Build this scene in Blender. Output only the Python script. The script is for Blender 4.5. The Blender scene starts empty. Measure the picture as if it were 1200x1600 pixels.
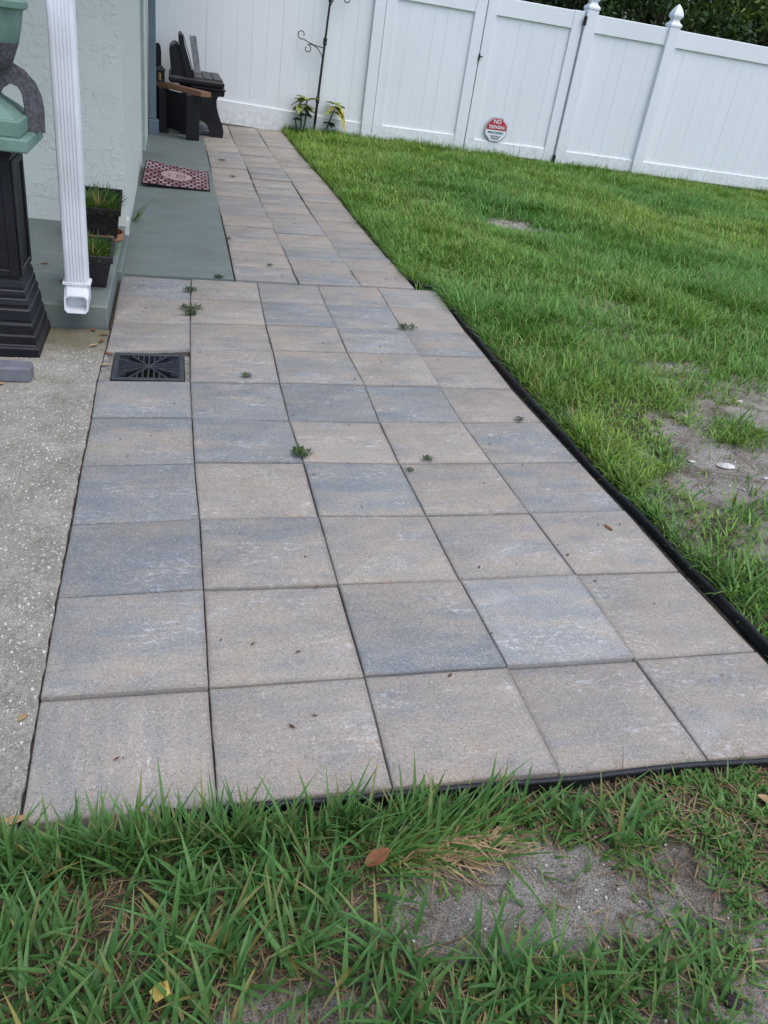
import bpy, math, random
import numpy as np
from mathutils import Vector, Matrix

R = math.radians
rng = np.random.default_rng(11)
random.seed(5)
scene = bpy.context.scene
col = scene.collection

# ------------------------------------------------------------------ camera
cam_data = bpy.data.cameras.new('camera')
cam = bpy.data.objects.new('camera', cam_data)
col.objects.link(cam)
cr = Vector((0.96607887, -0.21871977, 0.13730724))
cu = Vector((-0.00159072, 0.52663916, 0.85008744))
cf = Vector((0.2582423, 0.82146993, -0.50842704))
m = Matrix.Identity(4)
for i in range(3):
    m[i][0], m[i][1], m[i][2] = cr[i], cu[i], -cf[i]
m[0][3], m[1][3], m[2][3] = 0.2382, -0.84975, 1.12765
cam.matrix_world = m
cam_data.sensor_fit = 'HORIZONTAL'
cam_data.sensor_width = 36
cam_data.lens = 37.19
cam_data.clip_start = 0.05
cam_data.clip_end = 600
scene.camera = cam

# ------------------------------------------------------------------ sky, sun, exposure
SUN_EL, SUN_AZ = 66, 150            # azimuth measured from +Y towards +X
world = bpy.data.worlds.new('World')
scene.world = world
world.use_nodes = True
wn = world.node_tree
bg = wn.nodes['Background']
sky = wn.nodes.new('ShaderNodeTexSky')
sky.sky_type = 'NISHITA'
sky.sun_disc = False
sky.sun_elevation = R(SUN_EL)
sky.sun_rotation = R(SUN_AZ)
sky.air_density = 1.0
sky.dust_density = 1.6
sky.ozone_density = 1.0
wn.links.new(sky.outputs[0], bg.inputs[0])
bg.inputs[1].default_value = 0.14
sun_d = bpy.data.lights.new('sun', 'SUN')
sun_d.energy = 0.95
sun_d.angle = R(60)
sun_d.color = (1.0, 0.985, 0.955)
sun = bpy.data.objects.new('sun', sun_d)
col.objects.link(sun)
sd = Vector((math.sin(R(SUN_AZ)) * math.cos(R(SUN_EL)), math.cos(R(SUN_AZ)) * math.cos(R(SUN_EL)), math.sin(R(SUN_EL))))
sun.rotation_euler = sd.to_track_quat('Z', 'Y').to_euler()
sun.location = (4, 6, 12)
scene.view_settings.view_transform = 'Standard'
scene.view_settings.look = 'None'
scene.view_settings.exposure = 0.85
scene.view_settings.gamma = 1
scene.view_settings.use_curve_mapping = False

# ------------------------------------------------------------------ numeric helpers
A = 0.02517                        # cross fall of the walk
def PZ(x): return A * x

def _hash(ix, iy, s):
    n = (ix.astype(np.int64) * 374761393 + iy.astype(np.int64) * 668265263 + s * 974634777) & 0x7fffffff
    n = ((n ^ (n >> 13)) * 1274126177) & 0x7fffffff
    return ((n ^ (n >> 16)) & 0xffff) / 65535.0

def vnoise(x, y, s=0):
    x = np.asarray(x, float); y = np.asarray(y, float)
    ix, iy = np.floor(x), np.floor(y)
    fx, fy = x - ix, y - iy
    fx = fx * fx * (3 - 2 * fx); fy = fy * fy * (3 - 2 * fy)
    a, b = _hash(ix, iy, s), _hash(ix + 1, iy, s)
    c, d = _hash(ix, iy + 1, s), _hash(ix + 1, iy + 1, s)
    return (a * (1 - fx) + b * fx) * (1 - fy) + (c * (1 - fx) + d * fx) * fy

def fbm(x, y, s=0, o=3):
    v, a, t = 0, 1.0, 0
    for i in range(o):
        v = v + a * vnoise(np.asarray(x) * 2 ** i, np.asarray(y) * 2 ** i, s + i * 17)
        t += a; a *= .5
    return v / t

def smooth(a, b, v):
    t = np.clip((np.asarray(v, float) - a) / (b - a), 0, 1)
    return t * t * (3 - 2 * t)

def ell(x, y, cx, cy, rx, ry, ang=0):
    c, s = math.cos(ang), math.sin(ang)
    dx, dy = x - cx, y - cy
    return np.sqrt(((dx * c + dy * s) / rx) ** 2 + ((-dx * s + dy * c) / ry) ** 2)

def bare(x, y):
    """0 = full turf, 1 = bare sandy soil"""
    n = (fbm(x * 9, y * 9, 3) - .5) * 1.0 + (vnoise(x * 38, y * 38, 8) - .5) * .35
    b = 1 - smooth(.75, 1.15, ell(x, y, .76, -.175, .24, .10, -.12) + n)
    b = np.maximum(b, .75 * (1 - smooth(.7, 1.2, ell(x, y, 1.02, -.22, .2, .09, -.3) + n)))
    b = np.maximum(b, .8 * (1 - smooth(.7, 1.2, ell(x, y, 1.02, -.42, .16, .08, -.1) + n)))
    b = np.maximum(b, .7 * (1 - smooth(.7, 1.2, ell(x, y, .42, -.33, .13, .07) + n)))
    b = np.maximum(b, 1 - smooth(.75, 1.15, ell(x, y, 2.36, 1.42, .85, .29, .60) + n))
    b = np.maximum(b, .9 * (1 - smooth(.75, 1.2, ell(x, y, 2.75, 1.72, .3, .13, .2) + n)))
    b = np.maximum(b, .75 * (1 - smooth(.7, 1.2, ell(x, y, 2.0, .78, .25, .12, .4) + n)))
    b = np.maximum(b, .8 * (1 - smooth(.7, 1.2, ell(x, y, 1.68, .95, .06, .18) + n)))
    b = np.maximum(b, .85 * (1 - smooth(.7, 1.2, ell(x, y, 1.66, 1.65, .06, .1) + n)))
    b = np.maximum(b, 1.0 * (1 - smooth(.7, 1.2, ell(x, y, 1.54, 3.22, .07, .06) + n)))
    b = np.maximum(b, 1.0 * (1 - smooth(.8, 1.25, ell(x, y, 2.80, 5.08, .30, .24, -.6) + n)))
    b = np.maximum(b, .75 * (1 - smooth(.75, 1.2, ell(x, y, 3.0, 4.35, .22, .2, -.6) + n)))
    b = np.maximum(b, .6 * (1 - smooth(.75, 1.2, ell(x, y, 4.75, 5.2, .34, .2, -.4) + n)))
    thin = smooth(.53, .66, fbm(x * 2.6 + 7, y * 2.6 + 3, 77, 3)) * .5
    b = np.maximum(b, thin * np.where(y > 3.2, .6, 1.0) * ((x > 1.5) & (y > .02)))
    b = np.maximum(b, .9 * (1 - smooth(.7, 1.2, ell(x, y, 2.45, 2.15, .3, .10, .2) + n)))
    b = b * (1 - .9 * (1 - smooth(.6, 1.1, ell(x, y, 2.30, 1.48, .19, .11, .5) + n * .7)))
    return np.clip(b, 0, 1)

def H(x, y):
    """soil height"""
    x = np.asarray(x, float); y = np.asarray(y, float)
    z = np.where(x < 2, A * x, A * 2 + .006 - .012 * np.clip(x - 2.2, 0, 6))
    z = z - .018 + .028 * (fbm(x * 1.7, y * 1.7, 40, 2) - .5) + .014 * (fbm(x * 9, y * 9, 41, 3) - .5)
    z = z - .010 * bare(x, y)
    return z

# ------------------------------------------------------------------ material helpers
class NT:
    def __init__(s, name, rough=.8, spec=.3):
        s.m = bpy.data.materials.new(name); s.m.use_nodes = True
        s.t = s.m.node_tree; s.n = s.t.nodes; s.l = s.t.links
        s.b = s.n['Principled BSDF']; s.out = s.n['Material Output']
        s.b.inputs['Roughness'].default_value = rough
        s.b.inputs['Specular IOR Level'].default_value = spec
    def put(s, sock, v):
        if hasattr(v, 'links') or isinstance(v, bpy.types.NodeSocket): s.l.new(v, sock)
        elif isinstance(v, (tuple, list)) and len(v) == 3 and sock.type == 'RGBA': sock.default_value = (*v, 1)
        else: sock.default_value = v
    def pos(s): return s.n.new('ShaderNodeNewGeometry').outputs['Position']
    def tc(s, o='Object'): return s.n.new('ShaderNodeTexCoord').outputs[o]
    def mapping(s, v, scale=(1, 1, 1), loc=(0, 0, 0), rot=(0, 0, 0)):
        k = s.n.new('ShaderNodeMapping'); s.put(k.inputs[0], v)
        s.put(k.inputs[1], loc); k.inputs[2].default_value = rot; k.inputs[3].default_value = scale
        return k.outputs[0]
    def noise(s, v, scale, detail=4, rough=.55, dist=0, out=0):
        k = s.n.new('ShaderNodeTexNoise'); s.put(k.inputs['Vector'], v)
        k.inputs['Scale'].default_value = scale; k.inputs['Detail'].default_value = detail
        k.inputs['Roughness'].default_value = rough; k.inputs['Distortion'].default_value = dist
        return k.outputs[out]
    def voro(s, v, scale, feature='F1'):
        k = s.n.new('ShaderNodeTexVoronoi'); k.feature = feature; s.put(k.inputs['Vector'], v)
        k.inputs['Scale'].default_value = scale
        return k
    def math(s, op, a, b=0.0, c=0.0, clamp=False):
        k = s.n.new('ShaderNodeMath'); k.operation = op; k.use_clamp = clamp
        for i, v in enumerate((a, b, c)): s.put(k.inputs[i], v)
        return k.outputs[0]
    def vmath(s, op, a, b=(0, 0, 0)):
        k = s.n.new('ShaderNodeVectorMath'); k.operation = op
        s.put(k.inputs[0], a); s.put(k.inputs[1], b)
        return k.outputs['Value'] if op in ('LENGTH', 'DISTANCE', 'DOT_PRODUCT') else k.outputs[0]
    def sep(s, v):
        k = s.n.new('ShaderNodeSeparateXYZ'); s.put(k.inputs[0], v); return k.outputs
    def mix(s, f, a, b, mode='MIX'):
        k = s.n.new('ShaderNodeMix'); k.data_type = 'RGBA'; k.blend_type = mode
        s.put(k.inputs[0], f); s.put(k.inputs[6], a); s.put(k.inputs[7], b)
        return k.outputs[2]
    def mixf(s, f, a, b):
        k = s.n.new('ShaderNodeMix'); k.data_type = 'FLOAT'
        s.put(k.inputs[0], f); s.put(k.inputs[2], a); s.put(k.inputs[3], b)
        return k.outputs[0]
    def ramp(s, f, pts):
        k = s.n.new('ShaderNodeValToRGB'); s.put(k.inputs[0], f)
        e = k.color_ramp.elements
        while len(e) < len(pts): e.new(.5)
        for q, (p, c) in zip(e, pts):
            q.position = p; q.color = (*c, 1) if isinstance(c, tuple) else (c, c, c, 1)
        return k.outputs[0]
    def step(s, f, a, b):
        k = s.n.new('ShaderNodeMapRange'); k.interpolation_type = 'SMOOTHSTEP'
        s.put(k.inputs[0], f); k.inputs[1].default_value = a; k.inputs[2].default_value = b
        return k.outputs[0]
    def bump(s, h, strength=.5, dist=.005, normal=None):
        k = s.n.new('ShaderNodeBump'); k.inputs['Strength'].default_value = strength
        k.inputs['Distance'].default_value = dist; s.put(k.inputs['Height'], h)
        if normal is not None: s.l.new(normal, k.inputs['Normal'])
        s.l.new(k.outputs[0], s.b.inputs['Normal']); return k.outputs[0]
    def base(s, c): s.put(s.b.inputs['Base Color'], c); return s
    def rough(s, v): s.put(s.b.inputs['Roughness'], v); return s

def plain(name, c, rough=.6, spec=.3, var=.18, scale=14, bump=.15, bd=.002, metal=0):
    t = NT(name, rough, spec)
    p = t.tc('Object')
    n = t.noise(p, scale, 5)
    lo = tuple(v * (1 - var) for v in c); hi = tuple(min(1, v * (1 + var)) for v in c)
    t.base(t.ramp(n, [(.3, lo), (.7, hi)]))
    t.bump(t.noise(p, scale * 9, 3), bump, bd)
    t.b.inputs['Metallic'].default_value = metal
    return t.m

M = {}
# --- pavers: sand / charcoal blend, object colour = greyness near, middle, far; alpha 0 turns the bands
def mat_paver():
    t = NT('paver_concrete', .82, .28)
    oi = t.n.new('ShaderNodeObjectInfo')
    gen = t.sep(t.tc('Generated'))
    rnd = oi.outputs['Random']
    off = t.n.new('ShaderNodeCombineXYZ')
    t.put(off.inputs[0], t.math('MULTIPLY', rnd, 37.0)); t.put(off.inputs[1], t.math('MULTIPLY', rnd, 91.0))
    p = t.vmath('ADD', t.pos(), off.outputs[0])
    al = oi.outputs['Alpha']
    v0 = t.mixf(al, gen[0], gen[1])
    psw = t.mixf(al, 0, 0)
    sx = t.mapping(p, (6, 19, 5)); sy = t.mapping(p, (19, 6, 5))
    k = t.n.new('ShaderNodeMix'); k.data_type = 'VECTOR'; t.put(k.inputs[0], al); t.put(k.inputs[4], sy); t.put(k.inputs[5], sx)
    streak = t.noise(k.outputs[1], 1.0, 4, .6)
    blot = t.noise(p, 9, 4, .6)
    v = t.math('ADD', v0, t.math('MULTIPLY_ADD', blot, .5, -.25))
    c3 = t.n.new('ShaderNodeSeparateColor'); t.put(c3.inputs[0], oi.outputs['Color'])
    g1 = t.mixf(t.step(v, .0, .5), c3.outputs[0], c3.outputs[1])
    g = t.mixf(t.step(v, .5, 1.0), g1, c3.outputs[2])
    g = t.math('MULTIPLY_ADD', g, .78, .13)
    g = t.math('ADD', g, t.math('MULTIPLY_ADD', streak, 1.7, -.85))
    g = t.math('ADD', g, t.math('MULTIPLY_ADD', blot, .5, -.25), clamp=True)
    c = t.ramp(g, [(0, (.335, .282, .228)), (.3, (.305, .266, .222)), (.6, (.25, .236, .215)), (1, (.190, .200, .205))])
    # orange blush and pale bloom in the mix
    bl = t.noise(t.mapping(k.outputs[1], (.9, .45, 1)), .6, 5, .65, out=1)
    bs = t.n.new('ShaderNodeSeparateColor'); t.put(bs.inputs[0], bl)
    c = t.mix(t.math('MULTIPLY', t.step(bs.outputs[0], .54, .74), .5), c, (.37, .27, .20))
    c = t.mix(t.math('MULTIPLY', t.step(bs.outputs[1], .55, .78), .36), c, (.42, .415, .41))
    lite = t.math('MULTIPLY', t.step(t.noise(t.mapping(k.outputs[1], (7, 5, 5)), 1, 6, .78), .50, .68), t.step(t.noise(t.mapping(k.outputs[1], (.7, .5, 1), (3, 7, 0)), 1, 3), .50, .64))
    c = t.mix(t.math('MULTIPLY', lite, .62), c, (.62, .61, .59))
    lf = t.math('MULTIPLY_ADD', oi.outputs['Object Index'], .01, .95)
    lc = t.n.new('ShaderNodeCombineXYZ'); [t.put(lc.inputs[i_], lf) for i_ in range(3)]
    c = t.mix(1.0, c, lc.outputs[0], 'MULTIPLY')
    # dust and traffic dirt, over the whole walk
    dirt = t.step(t.noise(t.pos(), 3.2, 5, .62), .45, .75)
    c = t.mix(t.math('MULTIPLY', dirt, .36), c, (.19, .168, .14))
    # aggregate specks
    vs = t.voro(p, 230); vc = t.n.new('ShaderNodeSeparateColor'); t.put(vc.inputs[0], vs.outputs['Color'])
    sp = t.math('MULTIPLY', t.step(vc.outputs[0], .80, .84), t.math('SUBTRACT', 1, t.step(vs.outputs['Distance'], .22, .42)))
    c = t.mix(t.math('MULTIPLY', sp, .5), c, (.62, .60, .56))
    dk = t.math('MULTIPLY', t.step(vc.outputs[1], .82, .86), t.math('SUBTRACT', 1, t.step(vs.outputs['Distance'], .2, .4)))
    c = t.mix(t.math('MULTIPLY', dk, .5), c, (.08, .075, .07))
    fine = t.noise(p, 420, 3, .7)
    c = t.mix(.9, c, t.ramp(fine, [(.28, .22), (.72, .80)]), 'SOFT_LIGHT')
    c = t.mix(.6, c, t.ramp(t.noise(p, 150, 4, .7), [(.3, .30), (.7, .70)]), 'SOFT_LIGHT')
    spl = t.math('SUBTRACT', 1, t.step(t.vmath('DISTANCE', t.pos(), (.14, 2.84, 0)), .12, .36))
    spl = t.math('MULTIPLY', spl, t.step(t.noise(t.mapping(t.pos(), (40, 62, 1), rot=(0, 0, .5)), 1, 4, .7), .585, .65))
    c = t.mix(t.math('MULTIPLY', spl, .65), c, (.62, .60, .57))
    # rubbed dirty arrises
    ed = t.math('MINIMUM', t.math('MINIMUM', gen[0], t.math('SUBTRACT', 1, gen[0])), t.math('MINIMUM', gen[1], t.math('SUBTRACT', 1, gen[1])))
    ed = t.math('ADD', ed, t.math('MULTIPLY_ADD', t.noise(p, 60, 3), .05, -.025))
    c = t.mix(t.math('MULTIPLY', t.math('SUBTRACT', 1, t.step(ed, .0, .045)), .35), c, (.15, .135, .115))
    t.base(c)
    h = t.math('ADD', t.math('MULTIPLY', fine, .5), t.math('ADD', t.math('MULTIPLY', sp, .25), t.math('MULTIPLY', dk, -.8)))
    h = t.math('ADD', h, t.math('MULTIPLY', t.noise(p, 130, 4, .6), .8))
    t.bump(h, .55, .0022)
    return t.m
M['paver'] = mat_paver()

def mat_driveway():
    t = NT('exposed_shell_concrete', .88, .2)
    p = t.pos()
    c = t.ramp(t.noise(p, 7, 7, .72), [(.3, (.20, .178, .142)), (.5, (.27, .245, .20)), (.72, (.36, .33, .275))])
    fine = t.noise(p, 320, 3, .7)
    c = t.mix(1.0, c, t.ramp(fine, [(.3, .15), (.7, .85)]), 'SOFT_LIGHT')
    c = t.mix(.7, c, t.ramp(t.noise(p, 110, 4, .7), [(.3, .25), (.7, .75)]), 'SOFT_LIGHT')
    patch = t.step(t.noise(p, 3.2, 3), .30, .52)
    sp = None
    for sc, th in ((85, .74), (170, .76)):
        w = t.vmath('ADD', p, t.vmath('SCALE', t.noise(p, 60, 2, out=1)))
        k = w.node; 
        d = t.noise(p, 70, 2, out=1)
        ws = t.n.new('ShaderNodeVectorMath'); ws.operation = 'SCALE'; t.put(ws.inputs[0], d); ws.inputs['Scale'].default_value = .012
        vs = t.voro(t.vmath('ADD', t.mapping(p, (1.35, .8, 1)), ws.outputs[0]), sc)
        vc = t.n.new('ShaderNodeSeparateColor'); t.put(vc.inputs[0], vs.outputs['Color'])
        q = t.math('MULTIPLY', t.step(vc.outputs[0], th, th + .02), t.math('SUBTRACT', 1, t.step(vs.outputs['Distance'], .24, .36)))
        sp = q if sp is None else t.math('MAXIMUM', sp, q)
    sp = t.math('MULTIPLY', sp, patch)
    c = t.mix(t.math('MULTIPLY', sp, .85), c, (.72, .69, .62))
    xy = t.sep(p)
    # mossy damp stain under the spout: a stain with a shape of its own
    d = t.vmath('LENGTH', t.mapping(p, (4.2, 7, 0), (.55, -16.0, 0)))
    st = t.math('SUBTRACT', 1, t.step(t.math('ADD', d, t.math('MULTIPLY_ADD', t.noise(p, 16, 4), 1.6, -.8)), .7, 1.7))
    c = t.mix(t.math('MULTIPLY', st, .75), c, (.13, .115, .06))
    t.base(c)
    h = t.math('ADD', t.math('MULTIPLY', fine, .5), t.math('ADD', t.math('MULTIPLY', sp, .8), t.noise(p, 90, 4, .6)))
    t.bump(h, .7, .003)
    return t.m
M['driveway'] = mat_driveway()

def mat_green_slab():
    t = NT('green_floor_paint', .62, .35)
    p = t.pos()
    c = t.ramp(t.noise(p, 4, 6, .65), [(.3, (.140, .163, .145)), (.7, (.182, .205, .182))])
    s = t.noise(t.mapping(p, (2.5, 45, 6)), 1, 4, .65)
    c = t.mix(.5, c, t.ramp(s, [(.3, .40), (.7, .62)]), 'SOFT_LIGHT')
    w = t.math('MULTIPLY', t.step(t.noise(p, 26, 5, .75), .60, .70), t.step(t.noise(p, 2.7, 3), .5, .62))
    c = t.mix(t.math('MULTIPLY', w, .5), c, (.30, .32, .30))
    dd = t.step(t.noise(p, 1.6, 5, .7), .5, .75)
    c = t.mix(t.math('MULTIPLY', dd, .55), c, (.115, .115, .09))
    t.base(c)
    t.bump(t.math('ADD', s, t.noise(p, 200, 4, .7)), .35, .002)
    return t.m
M['green_slab'] = mat_green_slab()

def mat_stucco():
    t = NT('mint_stucco', .72, .3)
    p = t.pos()
    c = t.ramp(t.noise(p, 3, 5, .6), [(.3, (.59, .60, .53)), (.7, (.65, .655, .58))])
    gr = t.step(t.noise(t.mapping(p, (6, 6, 1.4)), 1, 4, .65), .55, .78)
    c = t.mix(t.math('MULTIPLY', gr, .18), c, (.36, .42, .33))
    t.base(c)
    w = t.n.new('ShaderNodeVectorMath'); w.operation = 'SCALE'; t.put(w.inputs[0], t.noise(p, 14, 3, out=1)); w.inputs['Scale'].default_value = .05
    q = t.vmath('ADD', p, w.outputs[0])
    isl = t.step(t.noise(q, 34, 3, .6), .52, .60)
    isl = t.math('MULTIPLY', isl, t.step(t.noise(p, 7, 2), .38, .55))
    h = t.math('ADD', t.math('MULTIPLY', isl, 1.0), t.math('MULTIPLY', t.noise(p, 60, 5, .6), .5))
    t.bump(h, .55, .0045)
    return t.m
M['stucco'] = mat_stucco()

def mat_soil():
    t = NT('sandy_soil', .95, .12)
    p = t.pos()
    c = t.ramp(t.noise(p, 7, 6, .7), [(.27, (.095, .068, .048)), (.40, (.23, .19, .15)), (.53, (.40, .352, .30)), (.75, (.50, .45, .39))])
    gr = t.noise(p, 330, 5, .8)
    c = t.mix(1.0, c, t.ramp(gr, [(.34, .06), (.66, .95)]), 'OVERLAY')
    vs = t.voro(p, 330); vc = t.n.new('ShaderNodeSeparateColor'); t.put(vc.inputs[0], vs.outputs['Color'])
    dk = t.math('MULTIPLY', t.step(vc.outputs[0], .78, .82), t.math('SUBTRACT', 1, t.step(vs.outputs['Distance'], .25, .6)))
    c = t.mix(t.math('MULTIPLY', dk, .6), c, (.035, .028, .022))
    lt = t.math('MULTIPLY', t.step(vc.outputs[1], .86, .89), t.math('SUBTRACT', 1, t.step(vs.outputs['Distance'], .22, .4)))
    c = t.mix(t.math('MULTIPLY', lt, .8), c, (.6, .57, .53))
    tu = t.n.new('ShaderNodeAttribute'); tu.attribute_name = 'turf'
    th = t.mix(t.noise(p, 45, 5, .7), (.045, .055, .020), (.13, .105, .055))
    c = t.mix(t.math('MULTIPLY', t.step(t.math('ADD', tu.outputs['Fac'], t.math('MULTIPLY_ADD', t.noise(p, 14, 4, .65), 1.0, -.5)), .55, .95), .85), c, th)
    t.base(c)
    h = t.math('ADD', t.noise(p, 60, 6, .7), t.math('MULTIPLY', gr, .6))
    t.bump(h, 1.0, .012)
    return t.m
M['soil'] = mat_soil()

def mat_leafy(name, tr=.35, rough=.45, spec=.35):
    t = NT(name, rough, spec)
    a = t.n.new('ShaderNodeAttribute'); a.attribute_name = 'tint'
    n = t.noise(t.pos(), 90, 3)
    c = t.mix(.5, a.outputs['Color'], t.ramp(n, [(.3, .32), (.7, .70)]), 'SOFT_LIGHT')
    t.base(c)
    tl = t.n.new('ShaderNodeBsdfTranslucent')
    t.put(tl.inputs[0], t.mix(1.0, c, (1.0, 1.0, .55), 'MULTIPLY'))
    mx = t.n.new('ShaderNodeMixShader'); mx.inputs[0].default_value = tr
    t.l.new(t.b.outputs[0], mx.inputs[1]); t.l.new(tl.outputs[0], mx.inputs[2]); t.l.new(mx.outputs[0], t.out.inputs[0])
    return t.m
M['grass'] = mat_leafy('grass_blade', .32, .42, .3)
M['leaf'] = mat_leafy('tree_leaf', .18, .5, .3)
M['dry'] = mat_leafy('dry_straw', .12, .7, .2)

def mat_vinyl():
    t = NT('white_vinyl', .42, .45)
    p = t.pos()
    c = t.ramp(t.noise(t.mapping(p, (2.5, 2.5, .8)), 1, 5, .65), [(.3, (.74, .75, .755)), (.7, (.80, .805, .81))])
    z = t.sep(p)[2]
    mud = t.math('MULTIPLY', t.math('SUBTRACT', 1, t.step(z, .03, .36)), t.step(t.noise(p, 22, 5, .7), .38, .68))
    c = t.mix(t.math('MULTIPLY', mud, .55), c, (.42, .42, .34))
    t.base(c); t.bump(t.noise(t.mapping(p, (30, 30, 2)), 1, 3), .12, .002)
    return t.m
M['vinyl'] = mat_vinyl()

def mat_black_paint():
    t = NT('worn_black_paint', .5, .28)
    p = t.pos()
    c = t.ramp(t.noise(p, 8, 5, .65), [(.3, (.006, .006, .008)), (.7, (.014, .014, .018))])
    w = t.step(t.noise(p, 55, 5, .75), .63, .72)
    c = t.mix(t.math('MULTIPLY', w, .35), c, (.10, .10, .10))
    du = t.step(t.sep(t.n.new('ShaderNodeNewGeometry').outputs['Normal'])[2], .3, .95)
    c = t.mix(t.math('MULTIPLY', t.math('MULTIPLY', du, t.noise(p, 20, 4, .6)), .5), c, (.22, .205, .185))
    t.base(c); t.bump(t.noise(p, 70, 5, .65), .4, .003)
    return t.m
M['black_paint'] = mat_black_paint()
M['mint_paint'] = plain('mint_painted_concrete', (.155, .248, .20), .65, .3, .18, 12, .3, .002)
M['grey_stone'] = plain('dark_speckled_stone', (.105, .10, .11), .8, .25, .45, 90, .5, .003)
M['grey_block'] = plain('grey_painted_block', (.155, .15, .165), .75, .25, .2, 20, .35, .003)
M['black_plastic'] = plain('black_edging_plastic', (.011, .0115, .013), .42, .4, .5, 40, .5, .003)
M['grate'] = plain('charcoal_grate_plastic', (.034, .036, .042), .5, .4, .25, 30, .2, .002)
M['dark_pit'] = plain('dark_drain_sump', (.012, .011, .010), .9, .1)
M['blue_trim'] = plain('blue_grey_trim_paint', (.115, .160, .192), .5, .4, .12, 6, .1)
M['white_alu'] = plain('white_enamel_aluminium', (.71, .715, .73), .42, .45, .12, 5, .1)
M['trim'] = plain('pale_trim_paint', (.40, .47, .40), .6, .3, .12, 10, .2)
M['iron'] = plain('black_iron', (.014, .014, .015), .45, .5, .3, 30, .3)
M['pot_dark'] = plain('dusty_black_pot', (.026, .020, .018), .8, .2, .6, 40, .5)
M['pot_purple'] = plain('plum_black_plastic_pot', (.035, .028, .034), .45, .45, .25, 18, .15)
M['terracotta'] = plain('terracotta', (.36, .17, .09), .8, .2, .2, 25, .3)
M['potting'] = plain('potting_soil', (.04, .03, .022), .95, .1, .5, 60, 1, .01)
M['sand_joint'] = plain('joint_sand', (.085, .073, .058), .95, .1, .7, 50, 1, .006)
M['grey_wood'] = plain('weathered_grey_wood', (.22, .22, .23), .8, .2, .3, 25, .4, .003)
M['dark_wood'] = plain('dark_weathered_wood', (.095, .093, .096), .7, .25, .4, 30, .4, .003)
M['red_print'] = plain('red_sign_print', (.48, .025, .045), .5, .4, .06, 8, .02)
M['white_print'] = plain('white_sign_print', (.78, .78, .78), .5, .4, .04, 8, .02)
M['blue_print'] = plain('dark_blue_sign_print', (.02, .05, .12), .5, .4, .06, 8, .02)
M['brown_leaf'] = plain('dead_brown_leaf', (.20, .085, .04), .8, .2, .35, 60, .5, .003)
M['tan_leaf'] = plain('dead_tan_leaf', (.36, .24, .12), .8, .2, .3, 60, .5, .003)
M['yellow_scrap'] = plain('yellow_scrap', (.46, .33, .085), .8, .15, .35, 60, .3, .002)
M['shell'] = plain('pale_shell_stone', (.62, .58, .52), .8, .25, .25, 60, .5, .004)
M['mortar'] = plain('stained_mortar', (.30, .275, .235), .9, .15, .45, 55, 1, .006)
M['brass'] = plain('brass_fitting', (.45, .33, .14), .4, .5, .15, 40, .1, .001, .7)
M['soffit'] = plain('soffit_white', (.62, .64, .63), .6, .3, .06, 5, .1)
M['bark'] = plain('tree_bark', (.07, .052, .04), .9, .15, .4, 12, 1, .02)
def mat_plank():
    t = NT('brown_oiled_plank', .5, .4); p = t.pos()
    s = t.noise(t.mapping(p, (3, 40, 60)), 1, 5, .65)
    t.base(t.ramp(s, [(.3, (.15, .07, .035)), (.7, (.29, .155, .085))])); t.bump(s, .3, .002); return t.m
M['plank'] = mat_plank()

def mat_mat():
    """printed doormat: woven pink and dark dashes round an oval medallion"""
    t = NT('printed_doormat', .95, .1)
    p = t.tc('Object')
    br = t.n.new('ShaderNodeTexBrick'); t.put(br.inputs['Vector'], t.mapping(p, (1, 1, 0)))
    br.inputs['Color1'].default_value = (.42, .29, .28, 1); br.inputs['Color2'].default_value = (.22, .06, .07, 1)
    br.inputs['Mortar'].default_value = (.03, .018, .025, 1)
    br.inputs['Scale'].default_value = 1; br.inputs['Mortar Size'].default_value = .0085; br.inputs['Mortar Smooth'].default_value = .2
    br.inputs['Brick Width'].default_value = .052; br.inputs['Row Height'].default_value = .066
    br.inputs['Bias'].default_value = -.2
    d = t.vmath('LENGTH', t.mapping(p, (1 / .125, 1 / .185, 0)))
    c = t.mix(t.math('LESS_THAN', d, 1.0), br.outputs[0], (.025, .018, .025))
    pk = t.mix(t.step(t.noise(p, 160, 3, .7), .5, .65), (.43, .30, .28), (.34, .22, .21))
    c = t.mix(t.math('LESS_THAN', d, .92), c, pk)
    for (ox, oy, r1, r2) in ((.03, -.045, .034, .024), (.03, .0, .036, .026), (.03, .045, .034, .024), (-.055, -.05, .012, 0), (-.055, -.01, .012, 0), (-.055, .03, .012, 0)):
        q = t.vmath('LENGTH', t.mapping(p, (1, 1, 0), (-ox, -oy, 0)))
        k = t.math('MULTIPLY', t.math('LESS_THAN', q, r1), t.math('GREATER_THAN', q, r2 - .0001))
        c = t.mix(t.math('MULTIPLY', k, .75), c, (.06, .04, .06))
    n = t.noise(p, 300, 3, .7)
    c = t.mix(.5, c, t.ramp(n, [(.3, .3), (.7, .75)]), 'SOFT_LIGHT')
    t.base(c); t.bump(n, .8, .004)
    return t.m
M['mat_print'] = mat_mat()
M['rubber'] = plain('black_rubber', (.014, .014, .015), .7, .3)

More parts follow.
